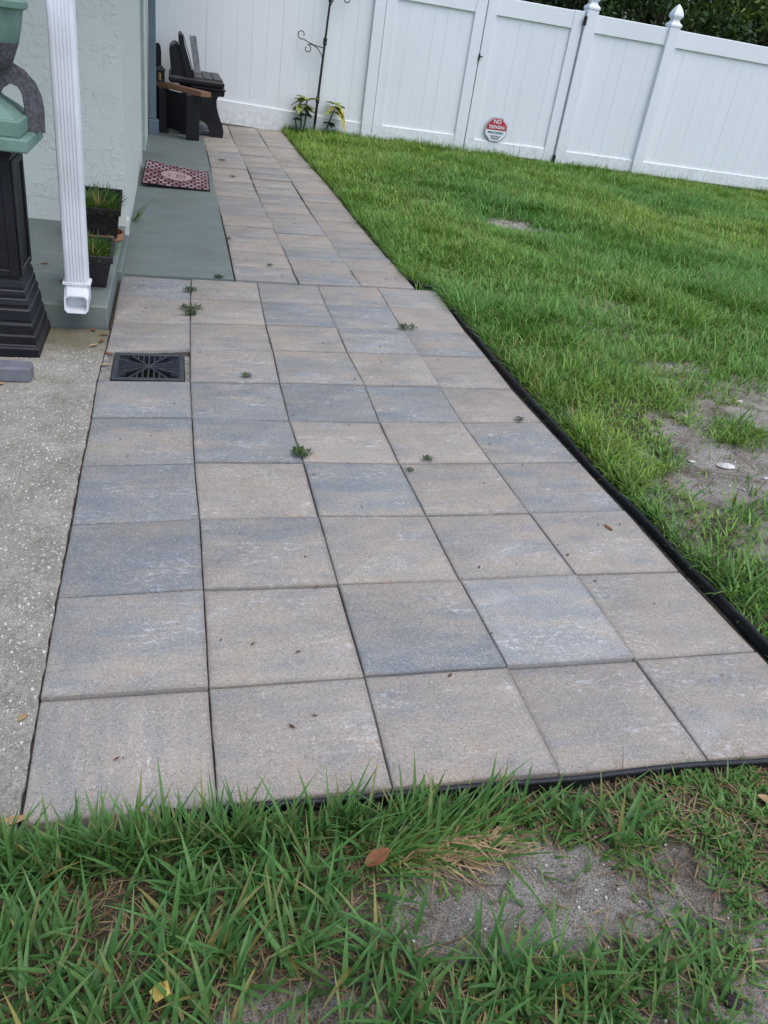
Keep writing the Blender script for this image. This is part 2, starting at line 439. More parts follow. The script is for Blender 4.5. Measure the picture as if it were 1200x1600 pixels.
# ------------------------------------------------------------------ mesh helpers
class MB:
    def __init__(s): s.v = []; s.f = []
    def add(s, vs, fs):
        o = len(s.v); s.v += [tuple(v) for v in vs]; s.f += [tuple(i + o for i in f) for f in fs]; return s
    def box(s, x0, x1, y0, y1, z0, z1, b=0.0):
        if b <= 0:
            vs = [(x0, y0, z0), (x1, y0, z0), (x1, y1, z0), (x0, y1, z0), (x0, y0, z1), (x1, y0, z1), (x1, y1, z1), (x0, y1, z1)]
            return s.add(vs, [(3, 2, 1, 0), (4, 5, 6, 7), (0, 1, 5, 4), (1, 2, 6, 5), (2, 3, 7, 6), (3, 0, 4, 7)])
        rings = []
        for z, i in ((z0, b), (z0 + b, 0), (z1 - b, 0), (z1, b)):
            X0, X1, Y0, Y1 = x0 + i, x1 - i, y0 + i, y1 - i
            c = b * .7 if i == 0 else b * .35
            rings.append([(X0 + c, Y0, z), (X1 - c, Y0, z), (X1, Y0 + c, z), (X1, Y1 - c, z), (X1 - c, Y1, z), (X0 + c, Y1, z), (X0, Y1 - c, z), (X0, Y0 + c, z)])
        return s.loft(rings, True, True)
    def loft(s, rings, cap0=True, cap1=True, closed=True):
        n = len(rings[0]); o = len(s.v)
        for r in rings: s.v += [tuple(q) for q in r]
        for k in range(len(rings) - 1):
            for i in range(n if closed else n - 1):
                j = (i + 1) % n
                s.f.append((o + k * n + i, o + k * n + j, o + (k + 1) * n + j, o + (k + 1) * n + i))
        if cap0: s.f.append(tuple(o + i for i in reversed(range(n))))
        if cap1: s.f.append(tuple(o + (len(rings) - 1) * n + i for i in range(n)))
        return s
    def prism(s, pts, axis, a, b):
        """extrude a 2D outline along axis: 'y' takes (x, z), 'z' takes (x, y), 'x' takes (y, z)"""
        def p3(q, h): return {'y': (q[0], h, q[1]), 'z': (q[0], q[1], h), 'x': (h, q[0], q[1])}[axis]
        return s.loft([[p3(q, a) for q in pts], [p3(q, b) for q in pts]])
    def lathe(s, prof, c=(0, 0), n=32, sq=False, cap0=True, cap1=True):
        rings = []
        for r, z in prof:
            if sq: rings.append([(c[0] + r * x, c[1] + r * y, z) for x, y in ((-1, -1), (1, -1), (1, 1), (-1, 1))])
            else: rings.append([(c[0] + r * math.cos(2 * math.pi * i / n), c[1] + r * math.sin(2 * math.pi * i / n), z) for i in range(n)])
        return s.loft(rings, cap0, cap1)
    def tube(s, pts, rad, n=8, cap=True):
        pts = [Vector(p) for p in pts]; rings = []; up = Vector((0, 0, 1))
        rr = rad if isinstance(rad, (list, tuple)) else [rad] * len(pts)
        prev = None
        for i, p in enumerate(pts):
            t = (pts[min(i + 1, len(pts) - 1)] - pts[max(i - 1, 0)]).normalized()
            if prev is None:
                a = t.cross(up)
                if a.length < 1e-3: a = t.cross(Vector((1, 0, 0)))
            else: a = prev - t * prev.dot(t)
            a.normalize(); prev = a; b = t.cross(a)
            rings.append([p + (a * math.cos(2 * math.pi * k / n) + b * math.sin(2 * math.pi * k / n)) * rr[i] for k in range(n)])
        return s.loft(rings, cap, cap)
    def build(s, name, mat, parent=None, smooth=False, origin=None):
        o0 = Vector(origin) if origin is not None else (parent_loc(parent) if parent else Vector((0, 0, 0)))
        me = bpy.data.meshes.new(name)
        me.from_pydata([tuple(Vector(v) - o0) for v in s.v], [], s.f); me.update()
        me.materials.append(M[mat] if isinstance(mat, str) else mat)
        if smooth: me.shade_smooth() if smooth is True else smooth_angle(me, smooth)
        ob = bpy.data.objects.new(name, me); col.objects.link(ob)
        if parent: ob.parent = parent
        elif origin is not None: ob.location = o0
        return ob

def smooth_angle(me, a):
    me.shade_smooth()
    try: me.set_sharp_from_angle(angle=a)
    except Exception: pass

def parent_loc(p):
    v = Vector((0, 0, 0))
    while p: v += p.location; p = p.parent
    return v

def tag(o, label=None, cat=None, group=None, kind=None):
    if label: o['label'] = label
    if cat: o['category'] = cat
    if group: o['group'] = group
    if kind: o['kind'] = kind
    return o

def thing(name, loc, label, cat, group=None):
    o = bpy.data.objects.new(name, None); col.objects.link(o); o.location = loc
    o.empty_display_size = .1
    return tag(o, label, cat, group)

def np_mesh(name, co, quads, mat, tint=None, parent=None, smooth=False):
    me = bpy.data.meshes.new(name)
    co = np.ascontiguousarray(co, np.float32); quads = np.ascontiguousarray(quads, np.int32)
    k = quads.shape[1]
    me.vertices.add(len(co)); me.vertices.foreach_set('co', co.ravel())
    me.loops.add(quads.size); me.loops.foreach_set('vertex_index', quads.ravel())
    me.polygons.add(len(quads))
    me.polygons.foreach_set('loop_start', np.arange(0, quads.size, k, dtype=np.int32))
    me.polygons.foreach_set('loop_total', np.full(len(quads), k, np.int32))
    if tint is not None:
        at = me.attributes.new('tint', 'FLOAT_COLOR', 'POINT')
        at.data.foreach_set('color', np.concatenate([tint, np.ones((len(tint), 1))], 1).astype(np.float32).ravel())
    me.update(calc_edges=True)
    if smooth: me.shade_smooth()
    me.materials.append(M[mat])
    ob = bpy.data.objects.new(name, me); col.objects.link(ob)
    if parent: ob.parent = parent
    return ob

class Blades:
    """collects grass blades: curved tapering strips, optionally folded along the midrib"""
    def __init__(s): s.co = []; s.q = []; s.t = []; s.n = 0
    def add(s, pos, yaw, L, W, lean, curve, color, nseg=4, fold=0.0, wp=None, tip=None, sway=0.0):
        N = len(pos)
        if N == 0: return
        across = 3 if fold > 0 else 2
        P = np.array(pos, float); out = np.zeros((N, nseg + 1, across, 3))
        d = np.stack([np.cos(yaw), np.sin(yaw), np.zeros(N)], 1)
        side0 = np.stack([-np.sin(yaw), np.cos(yaw), np.zeros(N)], 1)
        for k in range(nseg + 1):
            t = k / nseg
            w = W * (wp(t) if wp else (min(1, .55 + 1.6 * t) * (1 - t ** 2.2) + .03))
            th = lean + curve * t
            up = -np.cos(th)[:, None] * d + np.sin(th)[:, None] * np.array([0, 0, 1.0])
            side = side0 + d * (sway * np.sin(t * 3))
            out[:, k, 0] = P - side * (w / 2)[:, None]
            out[:, k, -1] = P + side * (w / 2)[:, None]
            if across == 3: out[:, k, 1] = P - up * (w * fold)[:, None]
            thm = lean + curve * (t + .5 / nseg)
            P = P + (np.sin(thm)[:, None] * d + np.cos(thm)[:, None] * np.array([0, 0, 1.0])) * (L / nseg)[:, None]
        base = s.n + np.arange(N)[:, None, None] * (nseg + 1) * across
        k = np.arange(nseg)[None, :, None]; a = np.arange(across - 1)[None, None, :]
        i0 = base + k * across + a
        s.q.append(np.stack([i0, i0 + 1, i0 + 1 + across, i0 + across], -1).reshape(-1, 4))
        s.co.append(out.reshape(-1, 3))
        c = np.array(color, float)
        cc = np.repeat(c[:, None, :], nseg + 1, 1)
        if tip is not None:
            tt = (np.arange(nseg + 1) / nseg)[None, :, None] ** 2
            cc = cc * (1 - tt * tip[:, None, None]) + np.array([.34, .26, .11]) * tt * tip[:, None, None]
        s.t.append(np.repeat(cc[:, :, None, :], across, 2).reshape(-1, 3))
        s.n += N * (nseg + 1) * across
    def build(s, name, mat='grass', parent=None, origin=None):
        co = np.concatenate(s.co)
        if origin is not None: co = co - np.array(origin)
        return np_mesh(name, co, np.concatenate(s.q), mat, np.concatenate(s.t), parent, smooth=False)

def green(n, lo=(.045, .105, .018), hi=(.115, .195, .035), yellow=.06, seed=None):
    g = np.random.default_rng(seed) if seed is not None else rng
    k = g.random((n, 1)) ** 1.2
    c = np.array(lo) * (1 - k) + np.array(hi) * k
    y = g.random(n) < yellow
    c[y] = np.array([.27, .24, .07]) * (.6 + .6 * g.random((y.sum(), 1)))
    return c

# ================================================================== SETTING
# ------------------------------------------------------------------ ground
def axis(parts):
    out = []
    for a, b, st in parts: out += list(np.arange(a, b, st))
    return np.array(out)
gx = np.concatenate([[-200, -80, -30, -12, -5, -2.5, -1.5], axis([(-1, 3.2, .025), (3.2, 9, .09)]), [9.2, 10, 11.5, 13.5, 16, 20, 30, 80, 200]])
gy = np.concatenate([[-200, -80, -30, -12, -5, -2.5, -1.5, -1], axis([(-.8, 2.6, .025), (2.6, 10, .09)]), [10.3, 11, 12.5, 15, 20, 30, 80, 200]])
X, Y = np.meshgrid(gx, gy)
Z = H(np.clip(X, -3, 9), np.clip(Y, -3, 12))
inpath = ((X < 1.5) & (Y > .0)) | ((X < -.05) & (Y > -.9) & (Y > -3))
Z = np.where((X < 1.50) & (Y > .045) & (Y < 40), np.minimum(Z, A * X - .075), Z)
Z = np.where((X < -.02) & (Y > -.02) & (Y < 40), A * np.maximum(X, -3) - .08, Z)
nx, ny = len(gx), len(gy)
ii = (np.arange(ny - 1)[:, None] * nx + np.arange(nx - 1)[None, :]).ravel()
ground = np_mesh('ground', np.stack([X, Y, Z], -1).reshape(-1, 3), np.stack([ii, ii + 1, ii + 1 + nx, ii + nx], 1), 'soil', smooth=True)
at = ground.data.attributes.new('turf', 'FLOAT', 'POINT')
at.data.foreach_set('value', (1 - bare(np.clip(X, -3, 9), np.clip(Y, -3, 12))).astype(np.float32).ravel())
tag(ground, kind='structure')

# ------------------------------------------------------------------ path and its pavers
bed = MB()
bed.prism([(-.03, .055), (1.555, .02), (1.55, 3.15), (1.475, 3.15), (1.475, 9.44), (.5, 9.44), (.5, 3.1), (-.004, 3.1), (-.004, 2.37), (-.03, 2.37), (-.03, 2.084), (.2835, 2.084), (.2835, 1.827), (-.03, 1.827)], 'z', -.07, -.012)
bv = [(x, y, z + A * x) for x, y, z in bed.v]; bed.v = bv
path = tag(bed.build('path', 'sand_joint'), kind='structure')

nodes = [
 [(0.008, .040), (0.312, .036), (0.613, .031), (0.930, .024), (1.238, .016), (1.552, .008)],
 [(0.003, .312), (0.308, .311), (0.618, .310), (0.930, .308), (1.233, .303), (1.545, .301)],
 [(0.000, .615), (0.308, .625), (0.617, .620), (0.919, .617), (1.233, .620), (1.530, .615)],
 [(-.001, .910), (0.307, .924), (0.617, .924), (0.915, .915), (1.223, .917), (1.530, .923)],
 [(-.004, 1.217), (0.301, 1.233), (0.618, 1.230), (0.911, 1.215), (1.216, 1.216), (1.521, 1.226)],
 [(-.004, 1.529), (0.300, 1.535), (0.610, 1.518), (0.914, 1.509), (1.209, 1.514), (1.515, 1.526)],
 [(-.008, 1.823), (0.299, 1.829), (0.614, 1.834), (0.928, 1.826), (1.219, 1.828), (1.512, 1.823)],
 [(0.001, 2.088), (0.305, 2.145), (0.622, 2.160), (0.921, 2.159), (1.231, 2.155), (1.524, 2.160)],
 [(0.006, 2.428), (0.310, 2.445), (0.623, 2.459), (0.931, 2.461), (1.235, 2.450), (1.530, 2.467)],
 [(0.006, 2.787), (0.318, 2.775), (0.632, 2.780), (0.933, 2.790), (1.244, 2.800), (1.553, 2.815)],
 [(0.006, 3.099), (0.327, 3.094), (0.642, 3.088), (0.944, 3.090), (1.257, 3.114), (1.575, 3.123)]]
V = 0
tone = [
 [(.30, .42, .22, V), (.24, .20, .28), (.22, .18, .24), (.20, .24, .26), (.08, .30, .22)],
 [(.22, .62, .40), (.12, .16, .22), (.92, .55, .18), (.74, .66, .74), (.14, .16, .18)],
 [(.78, .95, .70), (.14, .42, .78), (.10, .34, .20), (.18, .42, .18), (.16, .24, .26)],
 [(.85, .80, .88), (.14, .10, .16), (.42, .85, .80), (.20, .18, .30), (.78, .42, .45)],
 [(.62, .30, .90), (.92, .78, .85), (.12, .14, .20), (.20, .16, .22), (.40, .74, .42)],
 [(.86, .72, .90), (.95, .66, .84), (.86, .80, .88), (.92, .72, .82), (.14, .12, .20)],
 [None, (.66, .42, .24), (.48, .74, .16), (.18, .14, .20), (.22, .30, .14)],
 [(.32, .48, .40), (.50, .34, .14), (.30, .34, .30), (.86, .70, .80), (.84, .36, .62)],
 [(.30, .34, .26), (.24, .20, .28), (.95, .86, .90), (.55, .82, .98), (.32, .14, .20)],
 [(.92, .86, .72), (.28, .30, .20), (.68, .52, .62), (.70, .34, .28), (.46, .68, .40)]]
TH = .05
prng = random.Random(3)
def paver(q, tn, dz=None, lift=None):
    """one slab from its four corners, eased edges, laid a little uneven"""
    c = Vector((sum(p[0] for p in q) / 4, sum(p[1] for p in q) / 4, 0))
    dz = prng.uniform(-.0030, .0030) if dz is None else dz
    tx, ty = prng.uniform(-.008, .008), prng.uniform(-.008, .008)
    g = [prng.uniform(.0010, .0021) for _ in range(4)]
    NS = 5
    jit = [[prng.uniform(-.0009, .0006) for _ in range(NS)] for _ in range(4)]
    def ring(ins, z):
        cs, out = [], []
        for i in range(4):
            p = Vector((*q[i], 0)); d = c - p
            sx, sy = math.copysign(1, d.x), math.copysign(1, d.y)
            bx, by = p.x + sx * (g[i] * .7 + ins), p.y + sy * (g[i] * 1.5 + .0006 + ins * 1.2)
            k = .0018
            a = (bx + sx * k, by); b = (bx, by + sy * k)
            cs.append([b, a] if i in (0, 2) else [a, b])
        for i in range(4):
            (x0_, y0_), (x1_, y1_) = cs[i][1], cs[(i + 1) % 4][0]
            nx_, ny_ = [(0, 1), (-1, 0), (0, -1), (1, 0)][i]
            out.append(cs[i][0])
            for s_ in range(NS + 1):
                t_ = s_ / NS; jj = jit[i][s_] if 0 < s_ < NS else 0
                out.append((x0_ + (x1_ - x0_) * t_ - nx_ * jj, y0_ + (y1_ - y0_) * t_ - ny_ * jj))
        return [(x - c.x, y - c.y, z + A * (x - c.x) + tx * (x - c.x) + ty * (y - c.y)) for x, y in out[:-1] + out[-1:]]
    mb = MB()
    mb.loft([ring(.001, -TH), ring(0, -.0030), ring(.0010, -.0010), ring(.0030, 0)])
    me = bpy.data.meshes.new('paver'); me.from_pydata(mb.v, [], mb.f); me.update(); me.materials.append(M['paver'])
    smooth_angle(me, R(50))
    ob = bpy.data.objects.new('paver', me); col.objects.link(ob); ob.parent = path
    ob.location = (c.x, c.y, A * c.x + dz)
    t4 = tuple(tn) if len(tn) == 4 else (*tn, 1)
    ob.color = t4
    ob.pass_index = prng.randint(3, 17) if lift is None else lift
    return ob
for r in range(10):
    for c in range(5):
        if tone[r][c] is None: continue
        q = [nodes[r][c], nodes[r][c + 1], nodes[r + 1][c + 1], nodes[r + 1][c]]
        dz = {(1, 3): .004, (0, 3): -.004, (0, 0): -.004, (1, 0): .003, (0, 4): .0}.get((r, c))
        paver(q, tone[r][c], dz, {(1, 3): 38, (1, 2): 8, (2, 0): 2, (0, 1): 14, (0, 2): 12, (0, 3): 10, (2, 2): 16, (8, 3): 22, (9, 4): 24, (3, 0): 8, (5, 0): 14, (7, 3): 20}.get((r, c)))
# narrow upper walk, three runs with their own joints
runs = [(.536, .846, 3.108, [.27]), (.846, 1.166, 3.108, [.155]), (1.166, 1.455, 3.125, [.29])]
for k, (xa, xb, ys, first) in enumerate(runs):
    y = ys; j = 0
    while y < 9.36:
        dy = first[0] if j == 0 else .3055 + prng.uniform(-.004, .004)
        y2 = min(y + dy, 9.40)
        if 9.40 - y2 < .06: y2 = 9.40
        dr = .0009 * (y - 3) if k == 0 else 0
        w = .006 * math.sin(y * 2.1 + k)
        g = prng.choice([(.05, .2, .1), (.1, .05, .55), (.15, .1, .2), (.62, .15, .1), (.1, .5, .2), (.3, .2, .6), (.75, .5, .3), (.05, .12, .08), (.2, .6, .75)])
        if k == 0 and j == 0: g = (.75, .4, .5)
        if k == 1 and j == 0: g = (.9, .8, .8)
        if k == 1 and j == 2: g = (.85, .75, .3)
        if k == 2 and j == 2: g = (.7, .65, .6)
        paver([(xa + w + dr, y), (xb + w, y), (xb + w, y2), (xa + w + dr, y2)], g)
        y = y2; j += 1

# ------------------------------------------------------------------ driveway, green slab, porch step
def sheet(name, xs, ys, zf, mat):
    X, Y = np.meshgrid(xs, ys); Z = zf(X, Y); nx, ny = len(xs), len(ys)
    ii = (np.arange(ny - 1)[:, None] * nx + np.arange(nx - 1)[None, :]).ravel()
    return np_mesh(name, np.stack([X, Y, Z], -1).reshape(-1, 3), np.stack([ii, ii + 1, ii + 1 + nx, ii + nx], 1), mat, smooth=True)
# solid driveway slab with a slightly ragged edge along the pavers
dm = MB()
ed = [(float(np.interp(y, [q_[0][1] for q_ in nodes], [q_[0][0] for q_ in nodes])) - .0036 + .0010 * math.sin(y * 5.0) + .0010 * math.sin(y * 47 + 1) + .0012 * math.sin(y * 113), y) for y in np.arange(.0, 2.36, .02)]
top = [(x, y, A * x - .003) for x, y in ed] ; tl = [(-4.0, y, -.103) for x, y in ed]
mid = [(-.6, y, A * -.6 - .003) for x, y in ed]
o = 0
n = len(ed)
dm.v = top + mid + tl + [(x, y, z - .08) for x, y, z in top]
for i in range(n - 1):
    dm.f += [(i + 1, i, 0 + n + i)[::-1] + () if False else (i, i + 1, n + i + 1, n + i), (n + i, n + i + 1, 2 * n + i + 1, 2 * n + i), (3 * n + i, 3 * n + i + 1, i + 1, i)]
dm.f.append(tuple([0, n, 2 * n, 3 * n][::-1]))
driveway = tag(dm.build('driveway', 'driveway'), kind='structure')

gs = MB()
ysl = [3.118, 7.150, 7.158, 9.44]
def xr(y): return .533 + .0009 * (y - 3) * 4 if y < 7 else .548 + .0115 * (y - 7.1)
gs.prism([(-.03, 3.112), (.531, 3.106), (.538, 7.150), (-.03, 7.168)], 'z', -.09, .004)
gs.prism([(-.03, 7.174), (.538, 7.156), (.556, 9.44), (-.03, 9.44)], 'z', -.09, .003)
gs.v = [(x, y, z + A * x) for x, y, z in gs.v]
tag(gs.build('patio_slab', 'green_slab'), kind='structure')
sp = MB()
sp.box(-4, -.008, 2.375, 3.80, -.12, .080, .008)
sp.box(-.012, .012, 3.05, 3.80, -.06, .034, .005)
step = tag(sp.build('porch_step', 'green_slab'), kind='structure')

# ================================================================== HOUSE
house = thing('house', (-1.0, 3.8, 0), 'pale mint stucco house wall with white downspout beside the walk', 'house')
w = MB(); w.box(-4, .0, 3.735, 3.95, .0795, 2.62); w.box(-.2, .0, 3.9502, 6.42, -.05, 2.62)
w.build('wall', 'stucco', house)
w = MB(); w.box(-.2, .006, 7.05, 9.36, -.05, 2.62); w.build('wall', 'stucco', house)
# rough plaster foot where the corner stops short of the slab
w = MB()
w.prism([(-.055, 3.742), (.010, 3.748), (.012, 3.80), (.008, 3.86), (-.05, 3.86)], 'z', .03, .105); w.build('plaster_foot', 'stucco', house)
dr = MB(); dr.box(-.2, -.06, 6.42, 7.05, -.02, 2.1); door = dr.build('door', 'blue_trim', house)
k = MB(); k.box(-.06, -.015, 6.42, 6.50, 0, 2.12, .004); k.build('door_frame', 'trim', house)
k = MB(); k.box(-.06, .012, 6.93, 7.05, 0, 2.12, .004); k.build('door_frame', 'trim', house)
k = MB(); k.box(-.2, .0, 6.4205, 7.0495, 2.125, 2.62); k.build('wall', 'stucco', house)
k = MB(); k.box(.02, .085, 8.02, 8.10, .14, 2.5, .005); k.box(.012, .108, 8.0, 8.12, .0, .14, .006); k.build('corner_trim', 'blue_trim', house)
k = MB(); k.prism([(-4, 2.30), (.55, 2.30), (.55, 9.3), (-4, 9.3)], 'z', 2.621, 2.66); k.build('soffit', 'soffit', house)
k = MB(); k.loft([[(-4, 2.18, 2.665), (.66, 2.18, 2.665), (.66, 9.4, 2.665), (-4, 9.4, 2.665)], [(-4, 2.18, 2.70), (.66, 2.18, 2.70), (.66, 9.4, 2.70), (-4, 9.4, 2.70)], [(-4, 4.2, 3.6), (-1.2, 4.2, 3.6), (-1.2, 8, 3.6), (-4, 8, 3.6)]])
k.build('roof', 'grey_wood', house)
# downspout: ribbed rectangular pipe with an open kick-out
def spout_prof(x0, x1, y0, y1, ribs=True):
    pts = [(x0, y1 - .008), (x0, y0 + .009), (x0 + .003, y0 + .003), (x0 + .009, y0)]
    if ribs:
        nr = 5; a, b = x0 + .014, x1 - .014; st = (b - a) / nr
        for i in range(nr):
            c = a + st * i
            pts += [(c + st * .15, y0), (c + st * .30, y0 + .0030), (c + st * .70, y0 + .0030), (c + st * .85, y0)]
    pts += [(x1 - .009, y0), (x1 - .003, y0 + .003), (x1, y0 + .009)]
    if ribs:
        for i in range(2):
            c = y0 + .016 + .02 * i
            pts += [(x1, c), (x1 - .004, c + .004), (x1 - .004, c + .010), (x1, c + .014)]
    pts += [(x1, y1 - .008), (x1 - .008, y1), (x0 + .008, y1)]
    return pts
k = MB(); k.prism(spout_prof(-.155, -.071, 2.330, 2.400), 'z', .135, 2.64)
ds = k.build('downspout', 'white_alu', house, smooth=R(35))
def rrect(cx, cz, hw, hh, c): return [(cx - hw + c, cz - hh), (cx + hw - c, cz - hh), (cx + hw, cz - hh + c), (cx + hw, cz + hh - c), (cx + hw - c, cz + hh), (cx - hw + c, cz + hh), (cx - hw, cz + hh - c), (cx - hw, cz - hh + c)]
k = MB()
ol = [[(x, 2.404, z) for x, z in rrect(-.113, .132, .0435, .036, .008)], [(x, 2.345, z) for x, z in rrect(-.113, .132, .0445, .037, .009)], [(x, 2.300 + (z - .1) * .22, z) for x, z in rrect(-.113, .114, .0435, .033, .011)], [(x, 2.282 + (z - .1) * .22, z) for x, z in rrect(-.113, .108, .0425, .0315, .011)],
      [(x, 2.283 + (z - .1) * .22, z) for x, z in rrect(-.113, .108, .0375, .0265, .009)], [(x, 2.33, z) for x, z in rrect(-.113, .116, .037, .026, .009)]]
k.loft(ol, True, True); k.build('outlet', 'white_alu', ds, smooth=R(35))
k = MB(); k.box(-.163, -.063, 2.345, 2.405, .165, .178, .002); k.box(-.163, -.063, 2.3285, 2.345, .166, .1775, .002); k.build('seam_band', 'white_alu', ds)

# ================================================================== FENCE AND GATES
FY = 9.40
def board_run(parent, x0, x1, z0, z1, n, y=FY):
    st = (x1 - x0) / n
    for i in range(n):
        a, b = x0 + st * i, x0 + st * (i + 1)
        mb = MB(); g = .004
        dy = random.uniform(-.0012, .0012)
        pr = [(a + .0004, y + .0015 + dy), (a + g, y + dy), (a + st * .46, y + dy), (a + st * .5 - .003, y + .0003 + dy), (a + st * .5 + .003, y + .0003 + dy), (a + st * .54, y + dy), (b - g, y + dy), (b - .0004, y + .0015 + dy), (b - .0004, y + .022 + dy), (a + .0004, y + .022 + dy)]
        mb.prism(pr, 'z', z0, z1); mb.build('board', 'vinyl', parent)
def rail(parent, x0, x1, z0, z1, name='rail', dz=0.0):
    mb = MB(); mb.box(x0, x1, FY - .024, FY + .040, z0, z1, .006)
    if dz: mb.v = [(x, y, z + dz * (x - x0) / (x1 - x0)) for x, y, z in mb.v]
    return mb.build(name, 'vinyl', parent)
def finial(parent, cx, z0):
    mb = MB(); cy = FY + .008
    mb.lathe([(.074, z0), (.074, z0 + .02), (.068, z0 + .032), (.052, z0 + .045), (.040, z0 + .065), (.040, z0 + .075), (.052, z0 + .088), (.062, z0 + .105), (.064, z0 + .12), (.056, z0 + .15), (.040, z0 + .185), (.020, z0 + .215), (.003, z0 + .235)], (cx, cy), sq=True)
    return mb.build('post_cap', 'vinyl', parent)
def post(parent, x0, x1, z1, cap=True):
    mb = MB(); mb.box(x0, x1, FY - .060, FY + .076, -.10, z1, .006)
    p = mb.build('post', 'vinyl', parent)
    if cap:
        finial(p, (x0 + x1) / 2, z1)
    return p
ZB, ZR, ZT, ZTT = .060, .222, 1.520, 1.705
f1 = thing('vinyl_fence', (1.2, FY, .05), 'white vinyl privacy fence panel behind the bench and black pole', 'fence', 'white vinyl privacy fence')
board_run(f1, -.40, 2.40, .20, 1.56, 17)
rail(f1, -.40, 2.404, .075, .315, dz=-.085)
rail(f1, -.40, 2.404, ZT, ZTT)
post(f1, 2.401, 2.528, 1.74)
def gate(x0, x1, label, sag):
    g = thing('gate', ((x0 + x1) / 2, FY, .05), label, 'gate', 'white vinyl double gate')
    s0, s1 = .12, .13
    for a, b in ((x0, x0 + s0), (x1 - s1, x1)):
        mb = MB(); mb.box(a, b, FY - .030, FY + .045, ZB, ZTT + .006, .006); mb.build('stile', 'vinyl', g)
    rail(g, x0 + s0 - .003, x1 - s1 + .003, ZB + .012, ZR + sag)
    rail(g, x0 + s0 - .003, x1 - s1 + .003, ZT - sag * .3, ZTT)
    board_run(g, x0 + s0, x1 - s1, ZR - .03, ZT + .02, 6)
    return g
g1 = gate(2.540, 3.707, 'white vinyl gate leaf without a sign, beside the fence panel behind the pole', .012)
g2 = gate(3.719, 4.918, 'white vinyl gate leaf carrying the red and white octagonal sign', -.008)
k = MB(); k.box(3.704, 3.722, FY - .046, FY - .0305, 1.05, 1.12, .003); k.box(3.716, 3.752, FY - .056, FY - .0465, 1.085, 1.100, .003); k.build('latch', 'iron', g2)
for z in (.11, 1.62):
    k = MB(); k.box(4.900, 4.946, FY - .0655, FY - .0605, z - .045, z + .045, .002); k.tube([(4.924, FY - .070, z - .05), (4.924, FY - .070, z + .05)], .009); k.build('hinge', 'iron', g2)
f2 = thing('vinyl_fence', (6.5, FY, .05), 'white vinyl fence run with two pointed post caps beside the gates', 'fence', 'white vinyl privacy fence')
post(f2, 4.935, 5.078, 1.745); post(f2, 6.045, 6.185, 1.720)
board_run(f2, 5.078, 6.045, .19, 1.55, 6); rail(f2, 5.075, 6.048, .06, .212); rail(f2, 5.075, 6.048, ZT - .006, 1.700)
board_run(f2, 6.185, 8.62, .19, 1.55, 14); rail(f2, 6.182, 8.623, .055, .210, dz=-.012); rail(f2, 6.182, 8.623, ZT - .012, 1.695, dz=-.012)
post(f2, 8.62, 8.76, 1.71)
board_run(f2, 8.76, 10.6, .19, 1.55, 10); rail(f2, 8.757, 10.6, .04, .198); rail(f2, 8.757, 10.6, ZT - .025, 1.683)

# no-trespassing sign on the gate
def text_mesh(body, size, loc, mat, parent, name='lettering', sx=1.0):
    cu_ = bpy.data.curves.new('lettering', 'FONT'); cu_.body = body; cu_.size = size; cu_.align_x = 'CENTER'; cu_.align_y = 'CENTER'; cu_.extrude = .0006; cu_.offset = size * .02; cu_.resolution_u = 3
    ob = bpy.data.objects.new('tmp_text', cu_); col.objects.link(ob)
    bpy.context.view_layer.update()
    me = bpy.data.meshes.new_from_object(ob.evaluated_get(bpy.context.evaluated_depsgraph_get()))
    bpy.data.objects.remove(ob)
    o0 = parent_loc(parent)
    for v in me.vertices:
        x, y, z = v.co
        v.co = Vector((loc[0] + x * sx, loc[1] - z, loc[2] + y)) - o0
    me.materials.clear(); me.materials.append(M[mat]); me.name = name
    o = bpy.data.objects.new(name, me); col.objects.link(o); o.parent = parent
    return o
SX, SZ, SR = 4.092, .350, .142
SYY = FY - .036
def octo(r, cx=SX, cz=SZ, sx=1.0, sz=.94):
    a = r * math.tan(math.pi / 8)
    return [(cx + x * sx, cz + z * sz) for x, z in ((-a, -r), (a, -r), (r, -a), (r, a), (a, r), (-a, r), (-r, a), (-r, -a))]
sg = thing('octagonal_sign', (SX, SYY, SZ), 'octagonal red and white no trespassing sign mounted low on the gate', 'sign')
k = MB(); k.prism(octo(SR), 'y', SYY, SYY + .004); k.build('backing_plate', 'grey_wood', sg)
k = MB(); k.prism(octo(SR - .007), 'y', SYY - .0015, SYY - .0001); k.build('white_face', 'white_print', sg)
rr = SR - .012; a = rr * math.tan(math.pi / 8)
k = MB(); k.prism([(SX - rr, SZ - .004), (SX + rr, SZ - .004), (SX + rr, SZ + a * .94), (SX + a, SZ + rr * .94), (SX - a, SZ + rr * .94), (SX - rr, SZ + a * .94)], 'y', SYY - .003, SYY - .0016); k.build('red_face', 'red_print', sg)
text_mesh('NO', .064, (SX, SYY - .0045, SZ + .088), 'white_print', sg, sx=1.0)
text_mesh('TRESPASSING', .050, (SX, SYY - .0045, SZ + .028), 'white_print', sg, sx=.70)
text_mesh('PRIVATE PROPERTY', .034, (SX, SYY - .0035, SZ - .035), 'blue_print', sg, sx=.70)
text_mesh('VIOLATORS WILL BE', .024, (SX, SYY - .0035, SZ - .074), 'blue_print', sg, sx=.62)
text_mesh('PROSECUTED', .024, (SX, SYY - .0035, SZ - .100), 'blue_print', sg, sx=.72)

